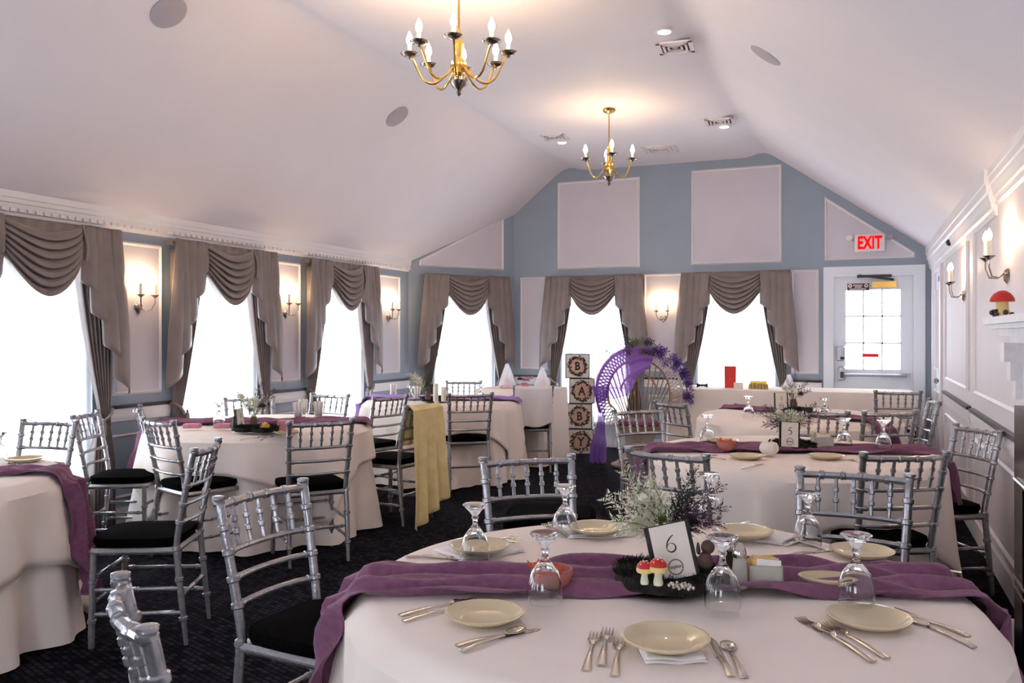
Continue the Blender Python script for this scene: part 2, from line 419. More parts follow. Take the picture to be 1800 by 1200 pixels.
cornice(WR, ly(5.7), ly(10.5), 1.7, .03); cornice(WR, ly(0), ly(5.7), 1.3, .05)

# exit door
def box_part(name, m, parent, *b, r=None):
    mb = MB(); mb.bbox(*b, r) if r else mb.box(*b); return mb.build(name, m, parent, bool(r))
de = empty('door_1', (0, YE, 0), PI, 'white exit door with a bright glazed upper part and push bar', 'door', kind='structure')
def dx(x): return -x
fr = MB(); fr.box(dx(DX1) - .12, dx(DX1), -.16, .03, 0, 2.085); fr.box(dx(DX0), dx(DX0) + .11, -.16, .03, 0, 2.085); fr.box(dx(DX1) - .12, dx(DX0) + .11, -.16, .03, 2.085, 2.20)
fr.build('door_frame', 'door_white', de, False)
s = MB(); a, b = dx(DX1) + .001, dx(DX0) - .001; GX0, GX1, GZ0, GZ1 = a + .12, b - .12, 1.02, 1.94
s.box(a, GX0, -.06, -.015, .01, 2.084); s.box(GX1, b, -.06, -.015, .01, 2.084); s.box(GX0, GX1, -.06, -.015, .01, GZ0); s.box(GX0, GX1, -.06, -.015, GZ1, 2.084)
s.build('door_slab', 'door_white', de, False)
for i in range(3):
    for k in range(3):
        w3, h3 = (GX1 - GX0) / 3, (GZ1 - GZ0) / 3
        MB().box(GX0 + w3 * i + .008, GX0 + w3 * (i + 1) - .008, -.042, -.036, GZ0 + h3 * k + .008, GZ0 + h3 * (k + 1) - .008).build('pane', 'pane_glass', de, False)
mu = MB()
for i in range(4): mu.box(GX0 + w3 * i - .008, GX0 + w3 * i + .008, -.05, -.02, GZ0, GZ1); mu.box(GX0, GX1, -.05, -.02, GZ0 + h3 * i - .008, GZ0 + h3 * i + .008)
mu.build('muntin', 'door_white', de, False)
mb = MB(); mb.grid(lambda u, v: (GX0 + (GX1 - GX0) * u, -.068 + .004 * math.sin(u * 60), GZ0 + (GZ1 - GZ0) * v), 60, 1); mb.build('door_sheer', 'voile', de)
portal((-(GX0 + GX1) / 2, YE, 0), PI, GX1 - GX0, GZ0, GZ1)
h = MB(); h.tube([(a + .07, .05, .965), (b - .09, .05, .965)], .017, 10); h.tube([(a + .07, .05, .965), (a + .07, -.02, .965)], .014, 8); h.build('push_bar', 'aluminium', de)
box_part('bar_housing', 'aluminium', de, a + .03, a + .33, -.015, .045, .945, .988)
box_part('latch_case', 'aluminium', de, b - .125, b - .045, -.015, .06, .90, 1.06, r=.02)
box_part('lever', 'closer_bronze', de, b - .11, b - .07, .06, .08, .93, 1.0)
box_part('keypad_lock', 'aluminium', de, b - .125, b - .03, -.015, .05, 1.12, 1.29, r=.02)
box_part('lock_window', 'black_paint', de, b - .115, b - .07, .05, .055, 1.14, 1.17)
cl = MB(); cl.box(a + .17, a + .42, -.015, .055, 1.955, 2.02); cl.build('door_closer', 'brass', de, False)
cl = MB(); cl.tube([(a + .2, .04, 2.04), (a + .44, .12, 2.07), (a + .56, .04, 2.095)], .012, 8); cl.box(a + .22, a + .58, .0, .05, 2.07, 2.10); cl.build('closer_arm', 'closer_bronze', de)
# small notice on the door
nt_ = empty('door_notice', (-(b - .26), YE - .016, 1.965), PI, 'small dark maroon notice with two white discs on the exit door', 'sign')
MB().box(-.115, .115, 0, .006, -.04, .04).build('notice_board', 'sign_maroon', nt_, False)
for sx_ in (-1, 1):
    mb = MB(); mb.M = rot(rx=-PI / 2, loc=(sx_ * .085, .006, .014)); mb.lathe([(.022, 0), (.022, .002)], 16); mb.build('disc', 'sign_white', nt_)
    mb = MB(); mb.M = rot(rx=-PI / 2, loc=(sx_ * .085, .008, .014)); mb.lathe([(.009, 0), (.009, .001)], 12); mb.build('disc_mark', 'sign_maroon', nt_)
lt = MB()
for z, x0, x1 in ((.02, -.045, .045), (0.0, -.035, .03), (-.024, -.08, .08)):
    x = x0
    while x < x1: lt.box(x, x + .011, .006, .008, z - .007, z + .007); x += .0145
o = lt.build('print', 'sign_white', nt_, False); o['kind'] = 'stuff'
rt = MB(); rt.box(-.085, .085, 0, .004, -.02, .02); o = rt.build('red_door_tag', 'red_bag', smooth=False); place(o, (.12, YE - .018, 1.19), PI); tag(o, 'small red strip hung on the glass of the exit door', 'sign')
# exit sign with emergency lamps
ex = empty('exit_sign', (.11, YE, 2.46), PI, 'lit EXIT sign with red letters and two lamp heads above the door', 'sign')
box_part('sign_case', 'sign_white', ex, -.16, .16, .0, .06, -.10, .10, r=.015)
me = text_mesh('EXIT', .20, 'exit_red', .003, .62, .006)
text_obj('lettering', me, ex, (0, .064, -.005), Matrix.Rotation(PI, 4, 'Z') @ Matrix.Rotation(PI / 2, 4, 'X'))
for sx_ in (-1, 1):
    mb = MB(); mb.M = rot(rx=-PI / 2 + .35, loc=(sx_ * .21, .04, .05)); mb.lathe([(.015, -.02), (.03, 0), (.036, .03), (.034, .034)], 14); lh = mb.build('lamp_head', 'sign_white' if sx_ > 0 else 'grille', ex)
    MB().tube([(sx_ * .15, .03, .03), (sx_ * .21, .03, .045)], .007, 6).build('lamp_arm', 'grille', ex)
# side door at the far end of the right wall
dd = empty('door_2', (XR, 9.85, 0), PI / 2, 'white side door with brass-toned knobs beside the exit door', 'door', kind='structure')
MB().box(-.42, .42, -.055, -.015, .01, 2.08).build('door_slab', 'door_white', dd, False)
fr = MB(); fr.box(-.54, -.42, 0, .025, 0, 2.09); fr.box(.43, .55, 0, .025, 0, 2.09); fr.box(-.54, .55, 0, .025, 2.09, 2.2); fr.build('door_frame', 'trim_white', dd, False)
for z0, z1 in ((.2, .85), (1.05, 1.9)):
    for x0, x1 in ((-.34, -.04), (.04, .34)): panel(dd, x0, x1, z0, z1, 'door_white')
mb = MB(); mb.M = rot(rx=-PI / 2, loc=(-.35, -.015, .96)); mb.lathe([(.03, 0), (.03, .006), (.012, .01), (.012, .04), (.028, .05), (.03, .07), (.02, .082)], 14); mb.build('knob', 'pewter', dd)
MB().box(-.44, -.415, -.02, .03, 1.95, 2.0).build('hinge', 'closer_bronze', dd, False)

# ------------------------------------------------------------ ceiling fittings
sp = MB(); sp.lathe([(.115, 0), (.115, -.012), (.105, -.018)], 28); SPK = sp.build('ceiling_speaker', 'grille')
def slope_hit(px, py, left):
    u = (px - 900) / F; v = (HOR - py) / F; d = Vector((-SN + u * CS, CS + u * SN, v))
    p0, p1 = (Vector((-5.1, 0, 2.34)), Vector((-3.62, 0, 3.52))) if left else (Vector((.76, 0, 2.34)), Vector((-.90, 0, 3.52)))
    t = (p1 - p0).normalized(); nrm = Vector((t.z, 0, -t.x)) if left else Vector((-abs(t.z), 0, -abs(t.x)))
    k = (p0 - Vector((0, 0, EYE))).dot(nrm) / d.dot(nrm)
    return Vector((0, 0, EYE)) + d * k, nrm
for i, (px, py, lf, lb) in enumerate(((295, 20, True, 'round speaker grille in the ceiling slope nearest the camera on the left'), (697, 204, True, 'round speaker grille on the left ceiling slope, left of the vents'), (1347, 95, False, 'round speaker grille on the right ceiling slope'))):
    p, nrm = slope_hit(px, py, lf)
    o = SPK if i == 0 else SPK.copy()
    if i: col.objects.link(o)
    o.location = p + nrm * .001; o.rotation_mode = 'QUATERNION'; o.rotation_quaternion = (-nrm).to_track_quat('Z', 'Y')
    tag(o, lb, 'speaker', 'round ceiling speakers')
ZC = 3.535
def downlight(px, py, lb):
    p = at(px, py, ZC); e = empty('recessed_light', p, 0, lb, 'ceiling light', 'recessed ceiling lights')
    MB().lathe([(.062, 0), (.062, -.006), (.045, -.008), (.045, -.002)], 20).build('trim_ring', 'vent_white', e)
    MB().lathe([(.044, -.003), (.03, -.012), (.005, -.016)], 16).build('lens', 'downlight', e)
downlight(1168, 55, 'lit recessed spot above the large square vent'); downlight(1273, 222, 'lit recessed spot beside the right-hand vent near the gable'); downlight(988, 250, 'lit recessed spot left of the far chandelier')
def vent(px, py, s, lb, dark=True):
    p = at(px, py, ZC); e = empty('ceiling_vent', p, .08, lb, 'vent', 'ceiling air vents')
    f = MB(); f.box(-s, s, -s, -s + .03, -.012, 0); f.box(-s, s, s - .03, s, -.012, 0); f.box(-s, -s + .03, -s, s, -.012, 0); f.box(s - .03, s, -s, s, -.012, 0); f.build('vent_frame', 'vent_white', e, False)
    MB().box(-s + .03, s - .03, -s + .03, s - .03, -.003, 0).build('vent_back', 'vent_dark' if dark else 'vent_white', e, False)
    for k in range(1, 4):
        q = s * (1 - k / 4.0) - .01
        w = MB(); t = .016
        for x0, x1, y0, y1 in ((-q, q, -q, -q + t), (-q, q, q - t, q), (-q, -q + t, -q, q), (q - t, q, -q, q)): w.box(x0, x1, y0, y1, -.016, -.004)
        w.build('vent_louvre', 'vent_white', e, False)
vent(1187, 82, .13, 'square louvred vent nearest the camera'); vent(1265, 213, .14, 'square louvred vent right of the far chandelier'); vent(975, 240, .13, 'square louvred vent left of the far chandelier')
vent(1160, 262, .19, 'plain pale return vent close to the gable wall', False)
mb = MB(); mb.ball((0, 0, 0), .028, 12); mb.box(-.012, .04, -.012, .012, -.012, .012); o = mb.build('security_camera', 'black_paint'); place(o, (XR - .05, 8.1, 2.2)); tag(o, 'tiny dark dome camera high on the right wall', 'camera')

# chandeliers
def flame(mb, c, s=1.0):
    mb.lathe([(.006 * s, 0), (.014 * s, .014 * s), (.017 * s, .028 * s), (.012 * s, .048 * s), (.004 * s, .066 * s), (.001, .072 * s)], 10, c)
def chandelier(loc, arms, R, lb, rz=0.0, two=True):
    e = empty('chandelier', loc, rz, lb, 'chandelier', 'brass candle chandeliers'); top = ZC - loc[2]
    MB().lathe([(.045, top), (.06, top - .012), (.05, top - .03), (.012, top - .045)], 18).build('ceiling_canopy', 'brass', e)
    MB().tube([(0, 0, top - .04), (0, 0, .2)], .006, 8).build('rod', 'brass', e)
    MB().lathe([(.006, .22), (.018, .19), (.012, .17), (.03, .13), (.022, .10), (.016, .06), (.04, .03), (.05, .0), (.04, -.03), (.016, -.045)], 20).build('column', 'brass', e)
    MB().lathe([(.016, -.045), (.03, -.055), (.052, -.07), (.056, -.09), (.042, -.115), (.02, -.135), (.012, -.145), (.018, -.155), (.010, -.168), (.002, -.175)], 20).build('finial', 'pewter', e)
    for k in range(arms):
        a = 2 * PI * k / arms; up = 0.0; r = R
        ca, sa = math.cos(a), math.sin(a)
        pts = []
        for q in range(13):
            t = q / 12; rr = .03 + (r - .03) * (t ** .9)
            z = .0 - .10 * math.sin(PI * min(1, t * 1.1)) + up * t ** 2 + (.06 * max(0, t - .7) / .3)
            pts.append((rr * ca, rr * sa, z))
        MB().tube(pts, .0065, 7).build('arm', 'brass', e)
        x, y, z = pts[-1]
        MB().lathe([(.006, -.012), (.014, 0), (.036, .006), (.052, .016), (.054, .021), (.034, .013), (.012, .012)], 16, (x, y, z)).build('drip_cup', 'pewter', e)
        MB().lathe([(.011, .012), (.011, .065), (.009, .068)], 10, (x, y, z)).build('candle_sleeve', 'candle', e)
        mb = MB(); flame(mb, (x, y, z + .068), 1.15); mb.build('bulb', 'bulb', e)
chandelier((-2.17, 4.51, 2.985), 8, .29, 'eight-armed brass chandelier nearest the camera', .35)
chandelier((-2.17, 7.75, 2.99), 4, .22, 'smaller four-armed brass chandelier near the gable wall', .39, False)

# sconces
def sconce(p, rz, lb, arms=2):
    e = empty('wall_sconce', p, rz, lb, 'sconce', 'candle wall sconces')
    def heart(u, v):
        a = 2 * PI * u; hx = 16 * math.sin(a) ** 3 / 16; hz = (13 * math.cos(a) - 5 * math.cos(2 * a) - 2 * math.cos(3 * a) - math.cos(4 * a)) / 16
        return (hx * .042 * (1 - v * .4), .004 + .018 * v, hz * .05 * (1 - v * .4))
    mb = MB(); mb.grid(heart, 28, 3, True); mb._add([heart(k / 28, 1) for k in range(28)], [tuple(range(28))]); o = mb.build('backplate', 'pewter', e)
    for s in ((-1, 1) if arms == 2 else (0,)):
        pts = [(s * .0, .02, .01), (s * .02, .05, -.015), (s * .05, .085, -.01), (s * .07, .10, .04), (s * .07, .10, .085)]
        MB().tube(pts, .005, 7).build('arm', 'pewter', e)
        x, y, z = pts[-1]
        MB().lathe([(.005, -.006), (.02, .006), (.034, .016), (.03, .016), (.01, .01)], 14, (x, y, z)).build('drip_cup', 'pewter', e)
        MB().lathe([(.011, .01), (.011, .10), (.008, .103)], 10, (x, y, z)).build('candle_sleeve', 'candle', e)
        mb = MB(); flame(mb, (x, y, z + .10), .9); mb.build('bulb', 'bulb', e)
sconce((XL + .01, 4.95, 1.62), -PI / 2, 'two-candle sconce on the left wall panel nearest the camera')
sconce((XL + .01, 6.75, 1.62), -PI / 2, 'two-candle sconce on the left wall between the second and third full windows')
sconce((XL + .01, 8.68, 1.62), -PI / 2, 'two-candle sconce on the left wall panel next to the corner')
sconce((-2.24, YE - .01, 1.62), PI, 'two-candle sconce on the gable wall between its two windows')
sconce((XR - .01, 7.35, 1.72), PI / 2, 'two-candle sconce on the right wall further from the mantel')
sconce((XR - .01, 5.3, 1.74), PI / 2, 'two-candle sconce on the right wall closest to the mantel')

# fireplace
fp = empty('fireplace', (XR, 3.4, 0), PI / 2, 'white fireplace mantel with black surround at the right edge', 'fireplace')
s = MB()
for y1, z0, z1, e_ in ((.24, 1.46, 1.49, 0), (.22, 1.44, 1.46, .02), (.18, 1.41, 1.44, .05), (.14, 1.38, 1.41, .08)): s.box(-1.0 + e_, 1.0 - e_, 0, y1, z0, z1)
s.build('mantel_shelf', 'stone_white', fp, False)
for k in (-1, 1):
    s = MB(); s.box(k * .80 - .11, k * .80 + .11, 0, .12, 0, 1.38); s.box(k * .8 - .13, k * .8 + .13, 0, .14, 0, .16); s.build('pilaster', 'stone_white', fp, False)
    s = MB(); s.box(k * .8 - .06, k * .8 + .06, .12, .19, 1.30, 1.38); s.box(k * .8 - .05, k * .8 + .05, .12, .165, 1.22, 1.30); s.box(k * .8 - .04, k * .8 + .04, .12, .145, 1.14, 1.22); s.build('corbel', 'stone_white', fp, False)
MB().box(-.69, .69, 0, .10, 1.12, 1.38).build('frieze', 'stone_white', fp, False)
s = MB(); s.box(-.69, -.5, 0, .16, 0, 1.12); s.box(.5, .69, 0, .16, 0, 1.12); s.box(-.5, .5, 0, .16, .8, 1.12); s.build('surround', 'soot', fp, False)
MB().box(-.5, .5, 0, .05, 0, .8).build('firebox', 'soot', fp, False)
for z in (.82, .38, .42): MB().tube([(-.66, .165, z), (.66, .165, z)], .006, 6).build('metal_bar', 'steel', fp)
# toadstool ornament on the mantel
ts = empty('toadstool_house', (.585, 4.30, 1.4905), .4, 'red-capped toadstool house ornament on the end of the mantel', 'ornament')
MB().lathe([(.03, 0), (.034, .01), (.026, .04), (.024, .07), (.03, .075)], 16).build('stem', 'toad_cream', ts)
MB().lathe([(.024, .068), (.05, .07), (.048, .085), (.035, .105), (.015, .118), (.002, .12)], 18).build('cap', 'toad_red', ts)
MB().box(-.036, -.02, -.012, .012, .004, .036).build('door', 'bark', ts, False)
mb = MB()
for k in range(7): mb.ball((.04 * math.cos(k * .9), .04 * math.sin(k * .9), .012 + .01 * (k % 2)), .012, 6)
mb.build('flowers', 'flower_plum', ts)
# ------------------------------------------------------------ curtains
def make_curtain():
    e = empty('window_curtain')
    MB().box(-.62, .62, 0, .085, 2.135, 2.165).build('valance_board', 'taupe', e, False)
    def back(u, v): return (-.34 + .68 * u, .09 + .004 * math.sin(u * 40), 2.175 - .25 * v)
    MB().grid(back, 40, 4).build('valance_backing', 'taupe', e, thick=.004)
    NF = 7
    def swag(u, v):
        a = 2 * u - 1; b = abs(a)
        ph = v * NF; fr = ph - math.floor(ph) if v < 1 else 1.0
        ze = 2.165 - .22 * v; zc = 2.085 - .43 * v
        k = b ** 1.9; z = zc + (ze - zc) * k
        bulge = (1 - b ** 4)
        y = .105 + .055 * bulge * math.sin(PI * (.25 + .6 * v)) + .040 * (math.sin(PI * fr) ** .7) * (.35 + .65 * bulge)
        return (a * (.305 + .012 * math.sin(PI * v)), y, z + .012 * math.cos(2 * PI * fr) * bulge)
    MB().grid(swag, 40, NF * 7).build('swag', 'taupe', e, thick=.003)
    def under(u, v):
        a = 2 * u - 1; b = abs(a); z = 1.67 + (1.945 - 1.67) * b ** 1.9
        return (a * .3, .10 - .03 * v + .03 * (1 - b * b), z + .16 * v)
    MB().grid(under, 30, 3).build('swag_lining', 'satin', e)
    for s in (-1, 1):
        NJ = 4.25
        def jab(u, v, s=s):
            amp = .25 + .75 * min(1, v * 1.6)
            x = .285 + .335 * u + .068 * amp * (2 / PI) * math.asin(.985 * math.sin(2 * PI * NJ * u + .4)) + .05 * u * v
            L = .25 + .95 * u ** 1.05
            return (s * x, .122 + .030 * amp * math.cos(2 * PI * NJ * u + .4) + .012 * math.sin(3 * v + u * 7), 2.178 - L * v)
        MB().grid(jab, 72, 16).build('cascade', 'taupe', e, thick=.003)
        def drape(u, v, s=s):
            z = 2.1 - 1.3 * v; k = v ** 1.35
            xi = .275 + .225 * k; xo = .60 - .015 * k
            am = .030 * (1 - .5 * v)
            return (s * (xi + (xo - xi) * u), .060 + am * math.sin(2 * PI * 6.5 * u + s), z - .10 * k * u + .05 * k)
        MB().grid(drape, 78, 16).build('drape', 'taupe', e, thick=.003)
        def tail(u, v, s=s):
            z = .86 - .85 * v; w = math.sin(min(1, v * 2.2) * PI / 2)
            xi = .505 - .08 * w; xo = .585 + .04 * w
            return (s * (xi + (xo - xi) * u), .060 + (.010 + .014 * w) * math.sin(2 * PI * 6.5 * u + s), z - .1 * u * (1 - v))
        MB().grid(tail, 78, 10).build('drape_tail', 'taupe', e, thick=.003)
        pts = [(s * (.545 + .058 * math.cos(a)), .06 + .045 * math.sin(a), .83 + .05 * math.cos(a)) for a in [2 * PI * k / 16 for k in range(17)]]
        tb = MB().tube(pts, .011, 7, False).build('tieback', 'taupe', e)
        mb = MB(); mb.lathe([(.004, 0), (.012, -.012), (.010, -.022), (.018, -.04), (.022, -.13), (.012, -.135)], 10, (s * .49, .11, .82)); mb.build('tassel', 'taupe', tb)
    def sh(u, v): return (-.46 + .92 * u, .035 + .008 * math.sin(2 * PI * 13 * u), 2.1 - 2.08 * v)
    MB().grid(sh, 104, 2).build('sheer', 'voile', e)
    return e
CUR = Proto(make_curtain())
for w, l, lb in ((WL, 9.18 - 4.05, 'taupe swagged curtain on the leftmost window, cut by the picture edge'), (WL, 9.18 - 5.85, 'taupe swagged curtain on the second window from the left'), (WL, 9.18 - 7.65, 'taupe swagged curtain on the third window from the left, beside the corner'),
                 (WC, LC / 2, 'taupe swagged curtain on the diagonal corner window'), (WE, XR + 3.12, 'taupe swagged curtain behind the letter boxes and wicker chair'), (WE, XR + 1.37, 'taupe swagged curtain on the window nearest the exit door')):
    CUR.put(local(w, l), w.rotation_euler.z, lb, 'taupe swag and cascade curtains')

# ------------------------------------------------------------ chairs
def ringed(p0, p1, r, nodes, rr, n=8, bow=None, seg=8, cap=None):
    """turned rod from p0 to p1 with raised rings at the given fractions"""
    p0, p1 = Vector(p0), Vector(p1); L = (p1 - p0).length; ts = [(k / seg, r) for k in range(seg + 1)]
    for t in nodes:
        e = .007 / L
        ts += [(t - e * 1.5, r), (t - e, rr), (t + e, rr), (t + e * 1.5, r)]
    ts = sorted(x for x in ts if 0 <= x[0] <= 1)
    if cap: ts = [x for x in ts if x[0] < 1 - .016 / L] + [(1 - .016 / L, r), (1 - .014 / L, cap), (1 - .003 / L, cap), (1, cap * .7)]
    pts = [p0.lerp(p1, t) + (bow(t) if bow else Vector()) for t, _ in ts]
    return MB().tube(pts, [x[1] for x in ts], n)
def make_chair():
    e = empty('banquet_chair', cat='chair')
    def post_pt(z, s):
        # rear post: splayed foot, leaning back above the seat
        x = .182 if z < .45 else .176 + .02 * (z - .45) / .45
        y = -.185 - .045 * (1 - z / .45) if z < .45 else -.185 - .085 * ((z - .45) / .45) ** 1.15
        return Vector((s * x, y, z))
    for s in (-1, 1):
        zs = sorted([.0, .1, .2, .3, .4, .45, .5, .6, .7, .8, .87] + [q + d for q in (.12, .30, .44, .558, .64, .724, .80) for d in (-.011, -.007, .007, .011)])
        rs = []
        for z in zs:
            ring = any(abs(z - q) < .008 for q in (.12, .30, .44, .558, .64, .724, .80))
            rs.append(.0205 if ring else .0155 - (.004 * (1 - z / .2) if z < .2 else 0))
        pts = [post_pt(z, s) for z in zs]; top = post_pt(.9, s)
        for k, (dz, r) in enumerate(((-.026, .0155), (-.024, .021), (-.016, .021), (-.014, .017), (-.010, .021), (-.002, .021), (0, .015))):
            pts.append(top + Vector((0, 0, dz))); rs.append(r)
        MB().tube(pts, rs, 10).build('back_post', 'silver', e)
        ringed((s * .195, .185, 0), (s * .188, .178, .425), .0155, (.28, .7), .0205, 10).build('front_leg', 'silver', e)
    bow = lambda k: (lambda t: Vector((0, -k * 4 * t * (1 - t), 0)))
    a, b = post_pt(.868, -1), post_pt(.868, 1)
    ringed(a, b, .0135, (.2, .4, .6, .8), .0175, 8, bow(.035), 12).build('top_rail', 'silver', e)
    for z, r in ((.724, .0105), (.64, .010), (.558, .010)):
        ringed(post_pt(z, -1), post_pt(z, 1), r, (.06, .94), .0135, 8, bow(.030), 12).build('back_rail', 'silver', e)
    for k in range(5):
        t = (k + 1) / 6; f_ = 4 * t * (1 - t)
        p = post_pt(.724, -1).lerp(post_pt(.724, 1), t) + Vector((0, -.030 * f_, 0)); q = post_pt(.868, -1).lerp(post_pt(.868, 1), t) + Vector((0, -.035 * f_, 0))
        ringed(p, q, .0078, (.36, .64), .0118, 7, None, 4).build('spindle', 'silver', e)
    MB().bbox(-.20, .20, -.20, .205, .415, .447, .03).build('seat_frame', 'silver', e)
    def cush(u, v):
        a = 2 * PI * u; c, s = math.cos(a), math.sin(a); q = (abs(c) ** 5 + abs(s) ** 5) ** (-1 / 5)
        if v < .25: rr, z = .96 + .05 * v / .25, .447 + .02 * v / .25
        elif v < .5: rr, z = 1.01 - .02 * (v - .25) / .25, .467 + .022 * (v - .25) / .25
        else: k = (v - .5) / .5; rr, z = .99 * (1 - k) + .001, .489 + .016 * math.sin(k * PI / 2)
        return (q * c * .197 * rr, .005 + q * s * .2 * rr, z)
    MB().grid(cush, 28, 8, True).build('seat_cushion', 'cushion', e)
    def st(a, b, nm='stretcher'): ringed(a, b, .0095, (.1, .5, .9), .0125, 7, None, 2).build(nm, 'silver', e)
    for z in (.20, .31): st((-.19, .182, z), (.19, .182, z))
    st((-.183, -.205, .22), (.183, -.205, .22))
    for s in (-1, 1):
        for z in (.15, .26): st((s * .185, -.21, z), (s * .192, .18, z))
    return e
CH = Proto(make_chair())
BACK = .27
def chair(bx, by, ang, lb):
    """bx, by: middle of the top rail; ang: facing direction in degrees"""
    a = math.radians(ang); return CH.put((bx + BACK * math.cos(a), by + BACK * math.sin(a), 0), a - PI / 2, lb, 'silver banquet chairs with black cushions')
chair(-1.32, 1.27, 53, 'silver chair cut by the bottom edge, its curved back nearest the camera')
chair(-1.87, 2.36, 354, 'silver chair with black cushion at the left side of table 6')
chair(-2.89, 3.23, 206, 'silver chair turned left toward the table at the left picture edge')
chair(-4.03, 4.08, 70, 'silver chair seen from behind at the left end of the second left-hand table')
chair(-4.80, 4.22, 26, 'silver chair in side view in front of the first curtain tieback')
chair(-4.84, 4.72, 45, 'silver chair against the wall panel, mostly behind another chair back')
chair(-4.6, 3.78, 277, 'chair washed out by window light behind the left edge table')
chair(-3.05, 4.40, 140, 'silver chair standing with its back to us at the second left-hand table')
C9 = chair(-3.06, 5.72, 172, 'silver chair with a yellow cloth hung over its back')
chair(-3.72, 6.39, 165, 'pale lit silver chair behind the chair with the yellow cloth')
chair(-3.24, 6.98, 127, 'silver chair seen from behind at the far table with the candles')
C12 = chair(-3.10, 8.20, 114, 'silver chair with white satin over its back by the gift table')
chair(-1.31, 3.40, 308, 'silver chair at the far left side of table 6, beside the goblets')
chair(-1.44, 5.89, 318, 'silver chair in front of the wicker chair')
chair(-1.36, 6.62, 48, 'silver chair just right of the wicker chair at the far right table')
chair(-.80, 3.80, 72, 'silver chair behind the flowers of table 6 at the left of table 5')
chair(-.02, 3.51, 264, 'silver chair at the far right side of table 6')
chair(.19, 4.16, 119, 'silver chair with its back to us at the right of table 5')
chair(.56, 7.62, 186, 'silver chair seen edge-on by the right wall')
chair(.62, 5.45, 208, 'silver chair with black seat by the right wall near the mantel')
chair(-.26, 6.22, 106, 'silver chair partly behind the flowers of table 5')
chair(.20, 6.42, 122, 'silver chair just right of the flowers of table 5')
chair(.34, 8.80, 95, 'pale silver chair in front of the exit door')
chair(-4.36, 6.42, 268, 'chair washed out by light of the third left window')
chair(-4.20, 8.86, 290, 'chair washed out by light of the diagonal corner window')
chair(-4.76, 5.83, 318, 'chair washed out by light of the second left window')
# low black stool behind table 6
so = empty('padded_stool', at(968, 905, .47) * Vector((1, 1, 0)) if False else (at(968, 900, .47).x, at(968, 900, .47).y, 0), .3, 'low black padded seat standing behind table 6', 'stool')
MB().bbox(-.24, .24, -.2, .2, .38, .48, .05).build('seat_cushion', 'cushion', so)
MB().bbox(-.22, .22, -.18, .18, .35, .38, .03).build('seat_frame', 'silver', so)
for sx_ in (-1, 1):
    for sy_ in (-1, 1): ringed((sx_ * .21, sy_ * .17, 0), (sx_ * .19, sy_ * .15, .35), .014, (.3, .7), .019, 8).build('leg', 'silver', so)
# cloths hung over chair backs
def hung(name, parent_chair, m, w, front, rear, lb, cat, wav, folds, slant=0.0, drop=.0):
    e = empty(name, parent_chair.location, parent_chair.rotation_euler.z, lb, cat)
    def fn(u, v):
        x0 = (u - .5) * w; L = front + rear; d = v * L
        if d < rear:
            k = (rear - d) / max(rear, .01); y = -.318 - .05 * k - .01 - .03 * math.sin(u * folds * PI + 2 * k) * k; z = .893 - (rear - d) * (1 + slant * (u - .5)); sp = 1 + wav * k
        else:
            k = (d - rear) / front; y = -.262 + .045 * k + .012 * math.sin(u * folds * PI) * k; z = .893 - (d - rear); sp = 1
        if abs(d - rear) < .02: z = .893; y = -.29
        return (x0 * sp, y, z + drop * math.sin(u * PI) * (k if d < rear else 0))
    MB().grid(fn, 48, 40).build('draped_fabric', m, e, thick=.004)
    return e
hung('draped_cloth', C9, 'mustard', .37, .30, .80, 'pale yellow cloth draped over a chair back', 'cloth', .35, 7, -.30)
hung('satin_drape', C12, 'satin', .38, .25, .36, 'white satin cloth draped over the chair by the gift table', 'cloth', .05, 3, 0, -.05)

# ------------------------------------------------------------ tables
TZ = .76
def cloth_r(th, d, R, seed, extra=0.0):
    n1 = 9 + seed % 4; rip = math.sin(n1 * th + seed) * .75 + math.sin((n1 * 2 + 1) * th + 2.1 * seed) * .4
    return R + .012 + .07 * d + .08 * d ** .8 * rip + extra
def table(cx, cy, seed, lb, R=.76, half=.98, rot0=.5):
    e = empty('round_table', (cx, cy, 0), 0, lb, 'table')
    MB().lathe([(R - .01, TZ - .03), (R, TZ - .02), (R, TZ - .012), (R - .01, TZ - .008)], 40).build('tabletop', 'bark', e)
    for k in range(4):
        a = PI / 4 + k * PI / 2; MB().tube([(.5 * math.cos(a), .5 * math.sin(a), 0), (.5 * math.cos(a), .5 * math.sin(a), TZ - .03)], .016, 8).build('leg', 'aluminium', e)
    N = 160
    def under(u, v):
        th = 2 * PI * u
        if v < .2: r = (R - .03) * v / .2 + .001; return (r * math.cos(th), r * math.sin(th), TZ - .006)
        if v < .3: k = (v - .2) / .1; r = R - .03 + .042 * math.sin(k * PI / 2); z = TZ - .006 - .028 * (1 - math.cos(k * PI / 2)); return (r * math.cos(th), r * math.sin(th), z)
        d = (v - .3) / .7; r = cloth_r(th, d, R, seed); return (r * math.cos(th), r * math.sin(th), TZ - .034 - (TZ - .046) * d)
    MB().grid(under, N, 20, True).build('floor_cloth', 'linen', e)
    def over(u, v):
        th = 2 * PI * u; q = th - rot0
        rho = half / max(abs(math.cos(q)), abs(math.sin(q))); rho = min(rho, half * 1.36)
        hang = max(.02, rho - R)
        if v < .25: r = (R - .03) * v / .25 + .001; return (r * math.cos(th), r * math.sin(th), TZ)
        if v < .4: k = (v - .25) / .15; r = R - .03 + .05 * math.sin(k * PI / 2); return (r * math.cos(th), r * math.sin(th), TZ - .03 * (1 - math.cos(k * PI / 2)))
        d = (v - .4) / .6; z = TZ - .03 - hang * d; r = cloth_r(th, (TZ - .034 - z) / TZ, R, seed, .034)
        return (r * math.cos(th), r * math.sin(th), z)
    MB().grid(over, N, 16, True).build('overlay_cloth', 'linen', e, thick=.004)
    return e
